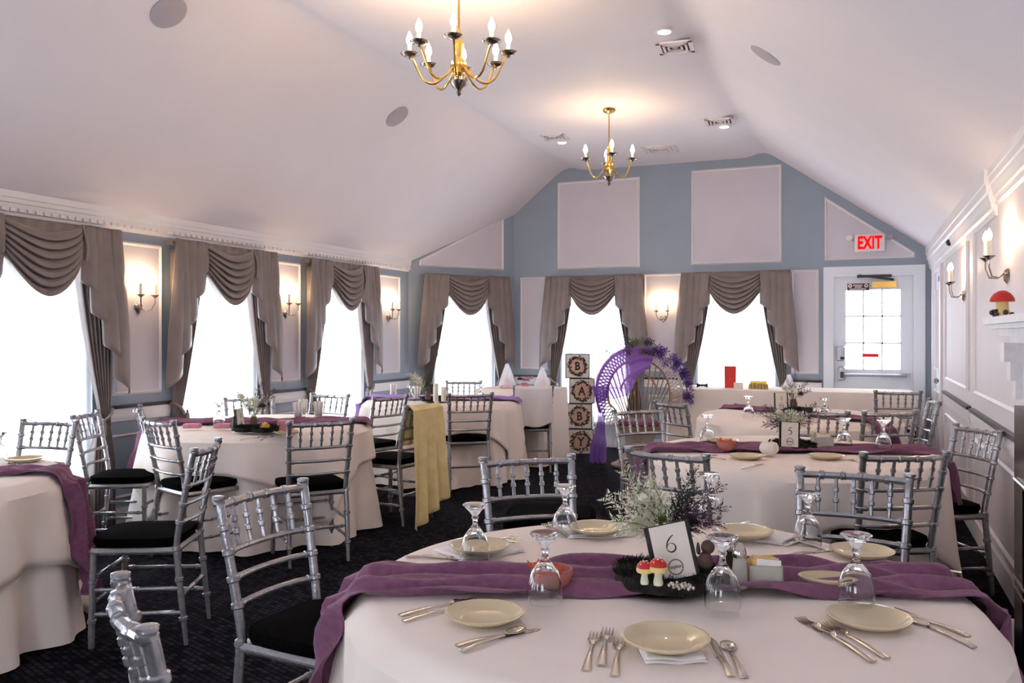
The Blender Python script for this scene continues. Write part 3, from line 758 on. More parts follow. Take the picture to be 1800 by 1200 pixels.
def runner(cx, cy, phi, seed, lb, m='runner', w=.15, R=.76, hang=(.5, .5), off=0.0):
    def fn(u, v):
        wv = (v - .5) * 2 * w; s = (u - .5) * 2; Re = math.sqrt(R * R - (abs(wv) + abs(off)) ** 2 * .6) + .02
        Lt = Re + (hang[0] if s < 0 else hang[1]); d = abs(s) * Lt; sg = 1 if s > 0 else -1
        wr_ = .012 * math.sin(52 * wv + 2.5 * math.sin(5 * d * sg + seed)) + .010 * math.sin(97 * wv + 7 * d * sg + 2 * math.sin(11 * d)) + .003 * math.sin(23 * d + 30 * wv)
        ww = wv + .015 * math.sin(4 * d * sg + seed) + off
        if d < Re - .02: p = (sg * d, ww, TZ + .022 + wr_ * .8)
        elif d < Re + .04:
            k = (d - Re + .02) / .06; p = (sg * (Re - .02 + .05 * math.sin(k * PI / 2)), ww, TZ + .020 - .045 * (1 - math.cos(k * PI / 2)) + wr_ * (1 - k))
        else:
            dd = d - Re - .04; gather = 1 - .18 * min(1, dd * 3)
            p = (sg * (Re + .035 + .16 * dd + wr_ * 2.0 + .018), ww * gather, TZ - .025 - dd)
        c, s2 = math.cos(phi), math.sin(phi)
        return (p[0] * c - p[1] * s2, p[0] * s2 + p[1] * c, p[2])
    o = MB().grid(fn, 130, 44).build('table_runner', m, thick=.003); o.location = (cx, cy, 0)
    return tag(o, lb, 'table runner', 'purple gauze table runners')
T6, T5, T4, T2, T3, T1 = (-.49, 2.22), (-.37, 5.05), (-.47, 7.38), (-4.10, 5.15), (-3.92, 7.76), (-4.15, 2.50)
table(*T6, 3, 'round table with a white cloth and number card 6, nearest the camera', rot0=1.05)
table(*T5, 5, 'round white-clothed table with number card 5 on the right', rot0=.49)
table(*T4, 6, 'round white-clothed table between table 5 and the long buffet', rot0=.3)
table(*T2, 4, 'round white-clothed table by the second left-hand window', rot0=.35)
table(*T3, 7, 'round white-clothed table with candles before the diagonal corner window', rot0=.7)
table(*T1, 9, 'round white-clothed table cut off by the left picture edge', rot0=.2, half=1.1)
runner(*T6, PSI - .02, 1, 'purple gauze runner across the table nearest the camera', off=.0, hang=(.55, .55))
runner(*T5, PSI - .08, 2, 'purple gauze runner under the pale gourd', hang=(.45, .3))
runner(*T4, PSI - 1.05, 3, 'purple runner on the table before the long buffet', w=.11, hang=(.25, .3))
runner(*T2, PSI + .12, 4, 'mauve runner on the table by the second left window', hang=(.4, .03))
runner(*T3, PSI - .12, 5, 'lilac runner on the table before the corner window', 'lilac', hang=(.4, .03))
runner(*T1, .60, 6, 'plum runner hanging off the left edge table', hang=(.2, .58), w=.10)

# rectangular buffet and gift table
def rect_table(name, c, hw, hd, h, rz, lb, seed):
    e = empty(name, (c[0], c[1], 0), rz, lb, 'table')
    MB().box(-hw + .01, hw - .01, -hd + .01, hd - .01, h - .03, h - .008).build('tabletop', 'bark', e, False)
    for sx_ in (-1, 1):
        for sy_ in (-1, 1): MB().tube([(sx_ * (hw - .1), sy_ * (hd - .08), 0), (sx_ * (hw - .1), sy_ * (hd - .08), h - .03)], .016, 8).build('leg', 'aluminium', e)
    per = 4 * (hw + hd); N = 200
    def edge(t):
        d = (t % 1) * per
        for (x0, y0, x1, y1) in ((-hw, -hd, hw, -hd), (hw, -hd, hw, hd), (hw, hd, -hw, hd), (-hw, hd, -hw, -hd)):
            L = abs(x1 - x0) + abs(y1 - y0)
            if d <= L: return Vector((x0 + (x1 - x0) * d / L, y0 + (y1 - y0) * d / L)), Vector(((y1 - y0) / L, -(x1 - x0) / L))
            d -= L
        return Vector((-hw, -hd)), Vector((0, -1))
    def fn(u, v):
        p, nn = edge(u)
        if v < .2: k = v / .2; return (p.x * k * .985, p.y * k * .985, h)
        if v < .3: k = (v - .2) / .1; return (p.x + nn.x * .008 * k, p.y + nn.y * .008 * k, h - .012 * k)
        d = (v - .3) / .7; rp = .5 + .5 * math.sin(u * per * 9 + seed) * math.cos(u * per * 4.3); q = .008 + d * (.02 + .05 * rp)
        return (p.x + nn.x * q, p.y + nn.y * q, h - .012 - (h - .024) * d)
    MB().grid(fn, N, 16, True).build('floor_cloth', 'linen', e)
    return e
BZ = .83
rect_table('buffet_table', (-.72, 9.80), 1.24, .36, BZ, 0, 'long buffet table with white cloth along the gable wall', 2)
rect_table('gift_table', (-3.52, 8.95), .40, .34, BZ, -.1, 'small white-clothed gift table near the letter boxes', 5)

# ------------------------------------------------------------ tableware
def make_plate():
    e = MB(); R = .089
    e.lathe([(.045, 0), (.05, .003), (.075, .013), (R, .022), (R + .001, .0245), (R - .004, .025), (.074, .017), (.058, .009), (.050, .0065), (.002, .006)], 40, wob=lambda a, r: 1 + (.012 * abs(math.sin(6 * a)) if r > .08 else 0))
    o = e.build('plate', 'cream_china'); fix_normals(o); return tag(o, cat='plate')
PL = Proto(make_plate())
def plate(px, py, z, lb): PL.put(at(px, py, z + .012) - Vector((0, 0, .012)), random.random() * 6, lb, 'cream side plates')
def make_goblet():
    p = [(.0405, 0), (.0425, .02), (.041, .045), (.033, .07), (.018, .09), (.008, .103), (.007, .118), (.011, .124), (.008, .130), (.02, .146), (.034, .158), (.0365, .161), (.034, .164), (.002, .163)]
    inn = [(.003, .092), (.016, .086), (.031, .067), (.039, .043), (.0405, .02), (.0388, 0)]
    mb = MB(); prof = list(reversed(inn)); full = [(.0405, 0)] + p[1:]
    rings = inn + full
    n = 28; vs = []; fs = []
    for r, z in rings: vs += [(r * math.cos(2 * PI * k / n), r * math.sin(2 * PI * k / n), z) for k in range(n)]
    m_ = len(rings)
    for i in range(m_ - 1):
        for j in range(n):
            k = (j + 1) % n; fs.append((i * n + j, i * n + k, (i + 1) * n + k, (i + 1) * n + j))
    fs.append(tuple(range(n))); fs.append(tuple((m_ - 1) * n + j for j in range(n))[::-1])
    mb._add(vs, fs); o = mb.build('water_goblet', 'crystal'); fix_normals(o); return tag(o, cat='goblet')
GB = Proto(make_goblet())
def goblet(px, py, z, lb): GB.put(at(px, py, z), 0, lb, 'upturned water goblets')
def cutlery():
    def handle(mb, y0, y1, w0, w1, z=.004):
        def fn(u, v):
            y = y0 + (y1 - y0) * v; w = w0 + (w1 - w0) * v ** 1.5; a = 2 * PI * u
            return (w * math.cos(a), y, z + .002 * math.sin(a) + .003 * math.sin(PI * v))
        mb.grid(fn, 8, 10, True); mb._add([fn(k / 8, 0) for k in range(8)], [tuple(range(8))]); mb._add([fn(k / 8, 1) for k in range(8)], [tuple(range(8))])
    f = MB(); handle(f, .074, .215, .0038, .0095)
    f.grid(lambda u, v: ((u - .5) * 2 * (.0135 - .009 * v ** 2), .046 + .032 * v, .004 + .003 * math.sin(PI * v) + .003 * (2 * u - 1) ** 2), 6, 6)
    for k in range(4):
        x = -.0115 + .0077 * k; f.tube([(x, .05, .005), (x, .022, .002), (x, 0, .005)], [.0021, .0018, .001], 5)
    fo = f.build('fork', 'steel', thick=0); tag(fo, cat='fork')
    k_ = MB(); handle(k_, .105, .21, .006, .008)
    def bl(u, v):
        y = .11 * v; w = .0095 * math.sin(min(1, v * 4 + .02) * PI / 2)
        a = 2 * PI * u; return (w * math.cos(a) - (.003 if v < .3 else 0) * (1 - v / .3), y, .003 + .0014 * math.sin(a))
    k_.grid(bl, 8, 12, True); ko = k_.build('knife', 'steel'); tag(ko, cat='knife')
    s_ = MB(); handle(s_, .055, .185, .0035, .008)
    def bowl(u, v):
        a = 2 * PI * u; return (.017 * v * math.cos(a), .027 + .028 * v * math.sin(a), .002 + .006 * v * v)
    s_.grid(bowl, 18, 5, True); so_ = s_.build('spoon', 'steel', thick=.0015); tag(so_, cat='spoon')
    return Proto(fo), Proto(ko), Proto(so_)
FK, KN, SPN = cutlery()
def cut(P, tip, han, z, lb, dz=0.0):
    a, b = at(tip[0], tip[1], z), at(han[0], han[1], z); d = b - a
    P.put(a + Vector((0, 0, dz)), math.atan2(d.y, d.x) - PI / 2, lb, {FK: 'dinner forks', KN: 'dinner knives', SPN: 'dinner spoons'}[P])
def napkin(px, py, z, rz, lb, w=.11, d=.085):
    mb = MB(); mb.grid(lambda u, v: ((u - .5) * 2 * w, (v - .5) * 2 * d, .004 + .002 * math.sin(9 * u + 4 * v)), 12, 10); mb.grid(lambda u, v: ((u - .5) * 2 * w * .97, (v - .5) * 2 * d * .97 + .004, .0085 + .002 * math.sin(7 * u + 5 * v)), 12, 10)
    o = mb.build('napkin', 'napkin', thick=.002); place(o, at(px, py, z), rz); return tag(o, lb, 'napkin', 'folded white napkins')
Z = TZ + .001
T = 'table 6'
PS = {'A': 'front left setting of table 6', 'B': 'front middle setting of table 6', 'C': 'front right setting of table 6', 'D': 'far right setting of table 6', 'E': 'setting behind the salt shaker on table 6', 'F': 'setting left of the flowers on table 6', 'G': 'far left setting of table 6'}
napkin(1172, 1140, Z, PSI + .05, 'white napkin under the plate at the ' + PS['B'], .062, .088); napkin(1330, 942, Z, PSI - .7, 'white napkin under the plate at the ' + PS['E'], .12); napkin(1050, 936, Z, PSI + .1, 'white napkin under the plate at the ' + PS['F'])
napkin(843, 970, Z, PSI + .6, 'white napkin under the plate at the ' + PS['G'])
PZ = Z + .011
for k, (px, py) in dict(A=(852, 1083), B=(1170, 1127), C=(1527, 1090), D=(1515, 972), E=(1308, 937), F=(1048, 930), G=(843, 963)).items(): plate(px, py, PZ if k in 'BEFG' else Z, 'cream plate at the ' + PS[k])
for px, py, lb in ((835, 985, PS['G']), (993, 941, PS['F']), (958, 1057, 'runner in front of the terracotta bowl on table 6'), (1270, 1066, 'runner in front of the salt shaker on table 6'), (1505, 1060, 'runner in front of the oval dish on table 6'), (1420, 957, 'far edge of table 6 right of its napkin'), (1247, 912, 'far edge of table 6 behind its flowers')):
    goblet(px, py, TZ + (.02 if 'runner' in lb else .001), 'upturned clear goblet at the ' + lb if 'setting' in lb else 'upturned clear goblet on the ' + lb)
cut(FK, (1047, 1114), (1018, 1230), Z, 'leftmost of three forks at the ' + PS['B']); cut(FK, (1069, 1108), (1047, 1230), Z, 'middle of three forks at the ' + PS['B'], .002); cut(FK, (1090, 1122), (1075, 1230), Z, 'rightmost of three forks at the ' + PS['B'])
cut(KN, (1248, 1123), (1312, 1240), Z, 'knife at the ' + PS['B']); cut(SPN, (1276, 1132), (1332, 1240), Z, 'spoon beside the knife at the ' + PS['B'])
cut(FK, (838, 1054), (674, 1090), Z, 'upper of two forks at the ' + PS['A']); cut(FK, (843, 1062), (675, 1103), Z, 'lower of two forks at the ' + PS['A'], .001)
cut(KN, (950, 1106), (778, 1143), Z, 'knife at the ' + PS['A']); cut(SPN, (922, 1110), (798, 1154), Z, 'spoon beside the knife at the ' + PS['A'], .003)
cut(FK, (1405, 1088), (1569, 1182), Z, 'leftmost of three forks at the ' + PS['C']); cut(FK, (1432, 1103), (1572, 1190), Z, 'middle of three forks at the ' + PS['C'], .002); cut(FK, (1450, 1098), (1580, 1172), Z, 'rightmost of three forks at the ' + PS['C'], .001)
cut(KN, (1570, 1070), (1695, 1118), Z, 'knife at the ' + PS['C']); cut(SPN, (1600, 1090), (1685, 1128), Z, 'spoon beside the knife at the ' + PS['C'])
cut(KN, (855, 992), (700, 973), Z, 'knife at the ' + PS['G']); cut(SPN, (820, 986), (705, 980), Z, 'spoon beside the knife at the ' + PS['G'], .001)
cut(FK, (905, 944), (790, 985), Z + .01, 'upper of two forks at the ' + PS['G']); cut(FK, (912, 950), (800, 994), Z + .01, 'lower of two forks at the ' + PS['G'])
cut(FK, (957, 922), (1012, 950), Z, 'left of two crossed forks at the ' + PS['F']); cut(FK, (968, 919), (1022, 946), Z, 'right of two crossed forks at the ' + PS['F'])
cut(KN, (1075, 922), (1150, 946), Z, 'knife at the ' + PS['F']); cut(SPN, (1100, 918), (1160, 938), Z, 'spoon beside the knife at the ' + PS['F'])
cut(KN, (1318, 918), (1258, 934), Z + .014, 'knife at the ' + PS['E']); cut(FK, (1372, 943), (1430, 962), Z, 'fork at the ' + PS['E'])
cut(SPN, (1432, 944), (1380, 962), Z, 'spoon at the ' + PS['E']); cut(KN, (1480, 966), (1400, 975), Z, 'knife at the ' + PS['D']); cut(FK, (1540, 990), (1620, 1000), Z, 'fork at the ' + PS['D'])
# ------------------------------------------------------------ centrepieces
def spray(e, base, tip, n, size, m, name, sm='leaf_dark', curl=.02):
    """stem with many small leaves along its upper part"""
    base, tip = Vector(base), Vector(tip); mb = MB(); L = (tip - base).length; d = (tip - base).normalized()
    side = d.cross(Vector((0, 0, 1))); side = side.normalized() if side.length > .01 else Vector((1, 0, 0)); up = side.cross(d)
    def pt(t): return base.lerp(tip, t) + up * (curl * math.sin(PI * t))
    st = MB().tube([pt(k / 5) for k in range(6)], [.0022, .002, .0018, .0016, .0013, .001], 5).build('stem', sm, e)
    for i in range(n):
        t = .3 + .7 * i / n; a = i * 2.4; sz = size * (1.15 - .6 * t) * (.8 + .4 * random.random())
        o = pt(t); r = (side * math.cos(a) + up * math.sin(a)); dr = (r * .85 + d * .6).normalized(); w = dr.cross(d).normalized() if dr.cross(d).length > .01 else side
        q = dr.cross(w)
        ln = sz * 2.4
        for k in range(3):
            o2 = o + dr * ln * (.25 + .3 * k); s2 = sz * (1 - .22 * k)
            for sg in (-1, 1):
                ax = (w * sg + dr * .8).normalized(); bx_ = q * .35 * s2
                mb._add([o2, o2 + ax * s2 * .5 + dr * s2 * .25 + bx_, o2 + ax * s2, o2 + ax * s2 * .5 - dr * s2 * .25 + bx_], [(0, 1, 2, 3)])
        o3 = o + dr * ln
        mb._add([o3 - w * sz * .3, o3 + dr * sz, o3 + w * sz * .3, o3 - dr * sz * .4], [(0, 1, 2, 3)])
    ob = mb.build(name, m, e, False); ob['kind'] = 'stuff'
    return ob
def bloom(e, c, r, m, name='bloom'):
    mb = MB(); c = Vector(c)
    for k in range(22):
        a = k * 2.4; t = (k / 22) ** .6; el = PI / 2 * (1 - t * .95)
        d = Vector((math.cos(a) * math.cos(el), math.sin(a) * math.cos(el), math.sin(el))); w = d.cross(Vector((0, 0, 1))); w = w.normalized() if w.length > .01 else Vector((1, 0, 0))
        p = c + d * r * .35; mb._add([p - w * r * .22, p + d * r * .4 - w * r * .3, p + d * r * .65, p + d * r * .4 + w * r * .3, p + w * r * .22], [(0, 1, 2, 3, 4)])
    return mb.build(name, m, e, False)
def moss_tray(p, r, lb, h=.03):
    e = empty('moss_slice', p, 0, lb, 'moss base')
    o = MB().lathe([(r * .96, 0), (r, h * .3), (r * .98, h * .8), (r * .93, h), (.004, h * 1.05)], 30, wob=lambda a, q: 1 + .03 * math.sin(5 * a) + .02 * math.sin(11 * a)); o.build('wood_slice', 'moss', e)
    mb = MB()
    for k in range(1500):
        a = random.random() * 6.283; q = r * 1.02 * math.sqrt(random.random()); hh = .006 + .012 * random.random(); b_ = Vector((q * math.cos(a), q * math.sin(a), h * .95))
        t = Vector((random.uniform(-.012, .012), random.uniform(-.012, .012), hh)); w = Vector((-math.sin(a * 3), math.cos(a * 3), 0)) * .002
        mb._add([b_ - w, b_ + w, b_ + t + w * .3 + Vector((0, 0, .001)), b_ + t * .6 - w], [(0, 1, 2, 3)])
    o = mb.build('moss', 'moss', e, False); o['kind'] = 'stuff'
    return e
def stroke(mb, pts, r):
    """calligraphic stroke in the xz plane, r: half widths"""
    n = len(pts); vs = []; fs = []
    for i, (x, z) in enumerate(pts):
        a = pts[max(i - 1, 0)]; b_ = pts[min(i + 1, n - 1)]; d = Vector((b_[0] - a[0], b_[1] - a[1])).normalized(); q = r[i]
        vs += [(x - d.y * q, 0, z + d.x * q), (x + d.y * q, 0, z - d.x * q)]
    for i in range(n - 1): fs.append((2 * i, 2 * i + 1, 2 * i + 3, 2 * i + 2))
    mb._add(vs, fs)
def digit(n, h):
    mb = MB(); P = []; Rr = []
    if n == 6:
        for k in range(34):
            t = k / 33
            if t < .42: q = t / .42; x = .26 - .56 * math.sin(q * PI / 2) ** .9; z = .5 - .72 * q ** 1.2
            else: a = PI + (t - .42) / .58 * 2 * PI; x = -.02 + .28 * math.cos(a); z = -.23 + .27 * math.sin(a)
            P.append((x * h, z * h)); Rr.append(h * (.012 + .035 * abs(math.sin(PI * (t * 2.2 + .1)))))
    elif n == 5:
        P = [(.26 * h, .47 * h), (.0, .44 * h), (-.12 * h, .45 * h)]; Rr = [h * .02, h * .05, h * .03]; stroke(mb, P, Rr)
        P = []; Rr = []
        for k in range(24):
            t = k / 23
            if t < .25: q = t / .25; x = -.12 - .08 * q; z = .45 - .38 * q
            else: a = 2.4 - (t - .25) / .75 * 4.6; x = -.02 + .24 * math.cos(a); z = -.18 + .27 * math.sin(a)
            P.append((x * h, z * h)); Rr.append(h * (.015 + .04 * math.sin(PI * t)))
    else:
        P = [(.1 * h, .5 * h), (-.25 * h, -.1 * h), (.3 * h, -.1 * h)]; Rr = [h * .02] * 3; stroke(mb, P, Rr)
        P = [(.12 * h, .5 * h), (.1 * h, -.5 * h)]; Rr = [h * .03] * 2
    stroke(mb, P, Rr); return mb
def card(p, rz, n, lb, tilt=.22, roll=0.0, s=1.0):
    e = empty('table_number_card', p, rz, lb, 'table number', 'table number cards')
    e.rotation_euler = (-tilt, roll, rz); e.scale = (s,) * 3
    MB().box(-.057, .057, .002, .010, .0, .134).build('easel_board', 'black_paint', e, False)
    MB().box(-.046, .046, -.003, .0015, .0, .132).build('card_face', 'card', e, False)
    mb = digit(n, .040); o = mb.build('numeral', 'ink', e, False, thick=.0006); o.location = (0, -.0036, .085)
    mb = MB(); stroke(mb, [(.018 * math.cos(a), .018 * math.sin(a)) for a in [2 * PI * k / 32 for k in range(33)]], [.0012 + .0008 * (k % 2) for k in range(33)])
    stroke(mb, [(-.015 + .03 * k / 40, .004 * math.sin(k * 1.25) * (1 if k % 7 else 1.6)) for k in range(41)], [.0007] * 41)
    o = mb.build('monogram', 'ink_soft', e, False, thick=.0005); o.location = (0, -.0036, .028)
    return e
def toadstool(p, s, lb):
    e = empty('toy_toadstool', p, 0, lb, 'ornament', 'toy toadstools on table 6'); e.scale = (s,) * 3
    MB().lathe([(.010, 0), (.011, .006), (.008, .02), (.009, .032)], 12).build('stem', 'leaf_pale', e)
    MB().lathe([(.008, .028), (.019, .03), (.0215, .036), (.020, .042)], 16).build('gills', 'toad_cream', e)
    MB().lathe([(.0203, .042), (.018, .049), (.011, .056), (.001, .059)], 16).build('cap', 'toad_red', e)
    mb = MB()
    for k in range(9):
        a = k * 2.4; q = .004 + .0015 * k; mb.ball((q * math.cos(a), q * math.sin(a), .059 - .7 * q * q / .02), .002, 6)
    mb.build('spots', 'flower_white', e)
CP6 = at(1170, 1022, TZ + .02)
moss_tray(CP6, .132, 'dark moss-covered wood slice carrying the toy toadstools')
TOP = CP6.z + .033
toadstool(at(1133, 1026, TOP), .95, 'left one of two red-capped toy toadstools on table 6'); toadstool(at(1157, 1028, TOP), 1.1, 'right one of two red-capped toy toadstools on table 6')
pc = at(1192, 1016, TOP - .002); card(pc, PSI + .05, 6, 'white card reading 6 on a black board, standing in moss', .16, -.19)
def arrangement(p, rz, lb, whites, plums, s=1.0, extra=True, dens=34):
    e = empty('flower_arrangement', p, rz, lb, 'flowers', 'table flower arrangements')
    MB().lathe([(.022, 0), (.026, .01), (.030, .04), (.022, .065), (.019, .078)], 16).build('vase', 'acorn', e)
    for a, ln, el, m in whites:
        tip = Vector((math.cos(a) * math.cos(el), math.sin(a) * math.cos(el), math.sin(el))) * ln * s + Vector((0, 0, .07)); spray(e, (0, 0, .06), tip, dens, .0165 * s, m, 'pale_spray', 'leaf_green')
    for a, ln, el, m in plums:
        tip = Vector((math.cos(a) * math.cos(el), math.sin(a) * math.cos(el), math.sin(el))) * ln * s + Vector((0, 0, .07)); spray(e, (0, 0, .06), tip, dens, .0150 * s, m, 'plum_spray')
    if extra:
        bloom(e, (-.07 * s, -.01, .16 * s), .032 * s, 'flower_white'); bloom(e, (-.02, .0, .11), .024 * s, 'leaf_green', 'leaf_cluster'); bloom(e, (.05 * s, -.02, .11 * s), .03 * s, 'flower_plum', 'dark_bloom')
    return e
fa = at(1176, 990, TOP)
arrangement((fa.x, fa.y, TOP - .004), PSI, 'pale green and plum flower sprays standing in the moss of table 6',
            [(PI - .1, .20, .55, 'flower_white'), (PI + .2, .17, .30, 'leaf_pale'), (PI - .3, .21, .95, 'leaf_pale'), (PI - .5, .15, .75, 'flower_white'), (2.2, .17, 1.1, 'leaf_pale'), (PI, .13, .15, 'leaf_pale'), (2.6, .15, .8, 'leaf_green'), (2.9, .17, .75, 'flower_white')],
            [(.1, .20, .75, 'flower_plum'), (-.2, .17, .55, 'flower_plum'), (.4, .20, 1.1, 'leaf_dark'), (.0, .14, .30, 'flower_plum'), (.6, .16, .85, 'leaf_dark'), (.2, .15, .2, 'flower_pink'), (.9, .14, .7, 'leaf_dark')])
ac = empty('acorn_figure', at(1240, 1000, TOP - .002), .3, 'brown wooden figure with a round head behind card 6', 'ornament')
MB().lathe([(.016, 0), (.02, .012), (.018, .03), (.011, .042)], 14).build('body', 'acorn', ac); mb = MB(); mb.ball((.006, 0, .057), .018, 14); mb.build('head', 'acorn', ac)
for sx_ in (-1, 1): MB().lathe([(.004, .04), (.005, .05), (.002, .066)], 8, (-.018, sx_ * .008, .0)).build('ear', 'acorn', ac)
cr = empty('crystal_dish', at(1198, 1036, TOP - .004), 0, 'tiny sparkling pebble cluster at the foot of card 6', 'ornament'); mb = MB()
for k in range(26): a = k * 2.4; q = .005 * math.sqrt(k); mb.ball((q * math.cos(a) * 1.2, q * math.sin(a) * .7, .006 + .003 * (k % 3)), .0045, 6)
mb.build('pebbles', 'steel', cr)
def shaker(p, fill, lb):
    e = empty('shaker', p, 0, lb, 'shaker')
    MB().lathe([(.020, 0), (.021, .004), (.018, .05), (.0155, .075), (.014, .078)], 10).build('glass_body', 'frost' if fill == 'salt' else 'pepper', e)
    MB().lathe([(.0165, .076), (.018, .082), (.017, .09), (.013, .104), (.005, .111), (.001, .112)], 14).build('chrome_cap', 'steel', e)
    mb = MB(); mb.lathe([(.0186, .006), (.0162, .05), (.0158, .052)], 10); mb.build('contents', fill, e)
    return e
shaker(at(1300, 1032, TZ + .018), 'salt', 'salt shaker with chrome cap beside the sugar holder on table 6'); shaker(at(1281, 1018, TZ + .018), 'pepper', 'pepper shaker just left of the salt shaker on table 6')
def sugar(p, rz, lb, s=1.0, col_='packet'):
    e = empty('sugar_holder', p, rz, lb, 'sugar holder', 'frosted sugar packet holders'); e.scale = (s,) * 3
    f = MB(); f.box(-.042, -.039, -.028, .028, 0, .055); f.box(.039, .042, -.028, .028, 0, .055); f.box(-.042, .042, -.028, -.025, 0, .055); f.box(-.042, .042, .025, .028, 0, .055); f.box(-.042, .042, -.028, .028, 0, .004); f.build('holder', 'frost', e, False)
    for k in range(9):
        mb = MB(); mb.M = rot(ry=random.uniform(-.12, .12), loc=(random.uniform(-.006, .006), -.02 + .005 * k, .008)); mb.box(-.030, .030, 0, .003, 0, .062); mb.build('packet', col_ if k % 3 else 'salt', e, False)
sugar(at(1343, 1028, TZ + .017), PSI - .1, 'frosted holder of yellow sugar packets on table 6')
od = MB(); od.grid(lambda u, v: ((.03 + .042 * v) * math.cos(2 * PI * u), (.02 + .026 * v) * math.sin(2 * PI * u), .003 + .024 * v ** 1.6), 30, 5, True); od.grid(lambda u, v: (.03 * v * math.cos(2 * PI * u) + 1e-4, .02 * v * math.sin(2 * PI * u), .003), 30, 2, True)
o = od.build('oval_dish', 'cream_china', thick=.003); place(o, at(1455, 1030, TZ + .017), PSI - .15); tag(o, 'cream oval dish on the runner of table 6', 'dish')
def pot(p, lb, m='terracotta', s=1.0, fly=True):
    e = empty('small_pot', p, .3, lb, 'bowl', 'small terracotta-pink pots'); e.scale = (s,) * 3
    o = MB().lathe([(.030, 0), (.046, .012), (.053, .034), (.052, .047), (.047, .047), (.046, .032), (.038, .014), (.002, .010)], 20).build('bowl', m, e); fix_normals(o)
    if fly:
        for cx, cy, cz, a in ((-.045, -.01, .05, .6), (.012, -.05, .05, 1.2), (-.02, -.035, .045, 0)):
            mb = MB(); mb.M = rot(rx=.9, rz=a, loc=(cx, cy, cz))
            for sg in (-1, 1): mb._add([(0, 0, 0), (sg * .016, .018, .008), (sg * .022, .004, .011), (sg * .010, -.003, .005)], [(0, 1, 2, 3)]); mb._add([(0, 0, 0), (sg * .010, -.003, .005), (sg * .013, -.014, .007), (sg * .003, -.010, .002)], [(0, 1, 2, 3)])
            mb.tube([(0, .012, .001), (0, -.012, .001)], .0015, 5); mb.build('butterfly', 'butterfly', e, False, thick=.0008)
pot(at(970, 1030, TZ + .018), 'terracotta bowl trimmed with orange butterflies on table 6')

# table 5
Z5 = TZ + .001; R5 = TZ + .018
CP5 = at(1398, 787, R5); moss_tray(CP5, .13, 'dark moss-covered wood slice beside the pale gourd')
card(at(1388, 785, R5 + .03), PSI + .05, 5, 'white card reading 5 on a black board', .12, .06)
f5 = at(1390, 778, R5 + .03); arrangement(f5, PSI, 'cream and plum flower sprays standing on table 5',
    [(PI - .2, .15, .5, 'flower_white'), (PI + .4, .13, .8, 'leaf_pale'), (4.5, .14, .9, 'leaf_pale'), (.2, .13, .7, 'flower_white'), (5.2, .12, .6, 'leaf_pale')],
    [(PI, .24, .45, 'flower_plum'), (PI - .4, .2, .75, 'leaf_dark'), (0, .25, .5, 'flower_plum'), (.3, .22, .7, 'leaf_dark'), (.0, .16, .3, 'flower_pink'), (1.2, .22, 1.2, 'leaf_dark'), (PI + .3, .18, .2, 'flower_plum')])
def pumpkin(p, lb, r=.05):
    e = empty('white_gourd', p, .4, lb, 'gourd'); n = 9
    MB().lathe([(r * .25, r * .12), (r * .7, 0), (r * .98, r * .35), (r, r * .7), (r * .8, r * 1.15), (r * .35, r * 1.3), (r * .05, r * 1.2)], 54, wob=lambda a, q: 1 + .06 * abs(math.cos(n * a / 2)) - .03).build('gourd_body', 'card', e)
    MB().tube([(0, 0, r * 1.2), (.002, 0, r * 1.4), (.008, 0, r * 1.55)], [.007, .005, .004], 7).build('stalk', 'bark', e)
pumpkin(at(1352, 797, R5), 'pale ribbed gourd beside card 5')
plate(1312, 803, Z5, 'cream plate at the front left of table 5'); plate(1452, 803, Z5, 'cream plate at the front right of table 5'); plate(1270, 776, Z5 + .02, 'cream plate at the far left of table 5')
for px, py, lb in ((1484, 786, 'first goblet right of the sugar holder'), (1553, 791, 'second goblet right of the sugar holder'), (1243, 778, 'goblet at the left end')): goblet(px, py, TZ + .02, 'upturned clear goblet on table 5, ' + lb)
pot(at(1277, 790, R5), 'pink pot with shredded trim on table 5', s=1.0); sugar(at(1445, 789, R5), PSI, 'frosted holder of sugar packets on table 5', 1.25)
cut(FK, (1340, 816), (1300, 826), Z5, 'fork lying in front of the left plate on table 5'); cut(KN, (1230, 800), (1270, 808), Z5, 'knife at the left of table 5'); cut(FK, (1260, 800), (1216, 806), Z5, 'fork at the left of table 5'); cut(FK, (1495, 808), (1520, 818), Z5, 'fork right of the right plate on table 5')
napkin(1405, 740, TZ + .001, PSI, 'white folded napkin at the back of table 5', .09, .07) if False else None

# table before the buffet
c4 = Vector((*T4, TZ + .02)); moss_tray(c4, .12, 'dark moss base on the table before the buffet')
card(c4 + Vector((-.12, -.06, .03)), PSI, 4, 'white number card on the table before the buffet', .1, 0)
arrangement(c4 + Vector((-.03, .02, .03)), PSI, 'dark plum sprays on the table before the buffet', [(PI, .15, .8, 'leaf_pale'), (4.4, .12, .8, 'flower_white')], [(.3, .2, .8, 'leaf_dark'), (1, .24, 1.3, 'flower_plum'), (PI, .2, 1.2, 'leaf_dark'), (0, .16, .5, 'flower_plum')])
for dx_, dy_, lb in ((.22, -.3, 'goblet at the right'), (-.35, -.35, 'goblet at the left')): GB.put((T4[0] + dx_, T4[1] + dy_, TZ + .002), 0, 'upturned clear goblet on the table before the buffet, ' + lb, 'upturned water goblets')
PL.put((T4[0] + .45, T4[1] - .3, TZ + .001), 0, 'cream plate on the table before the buffet', 'cream side plates')

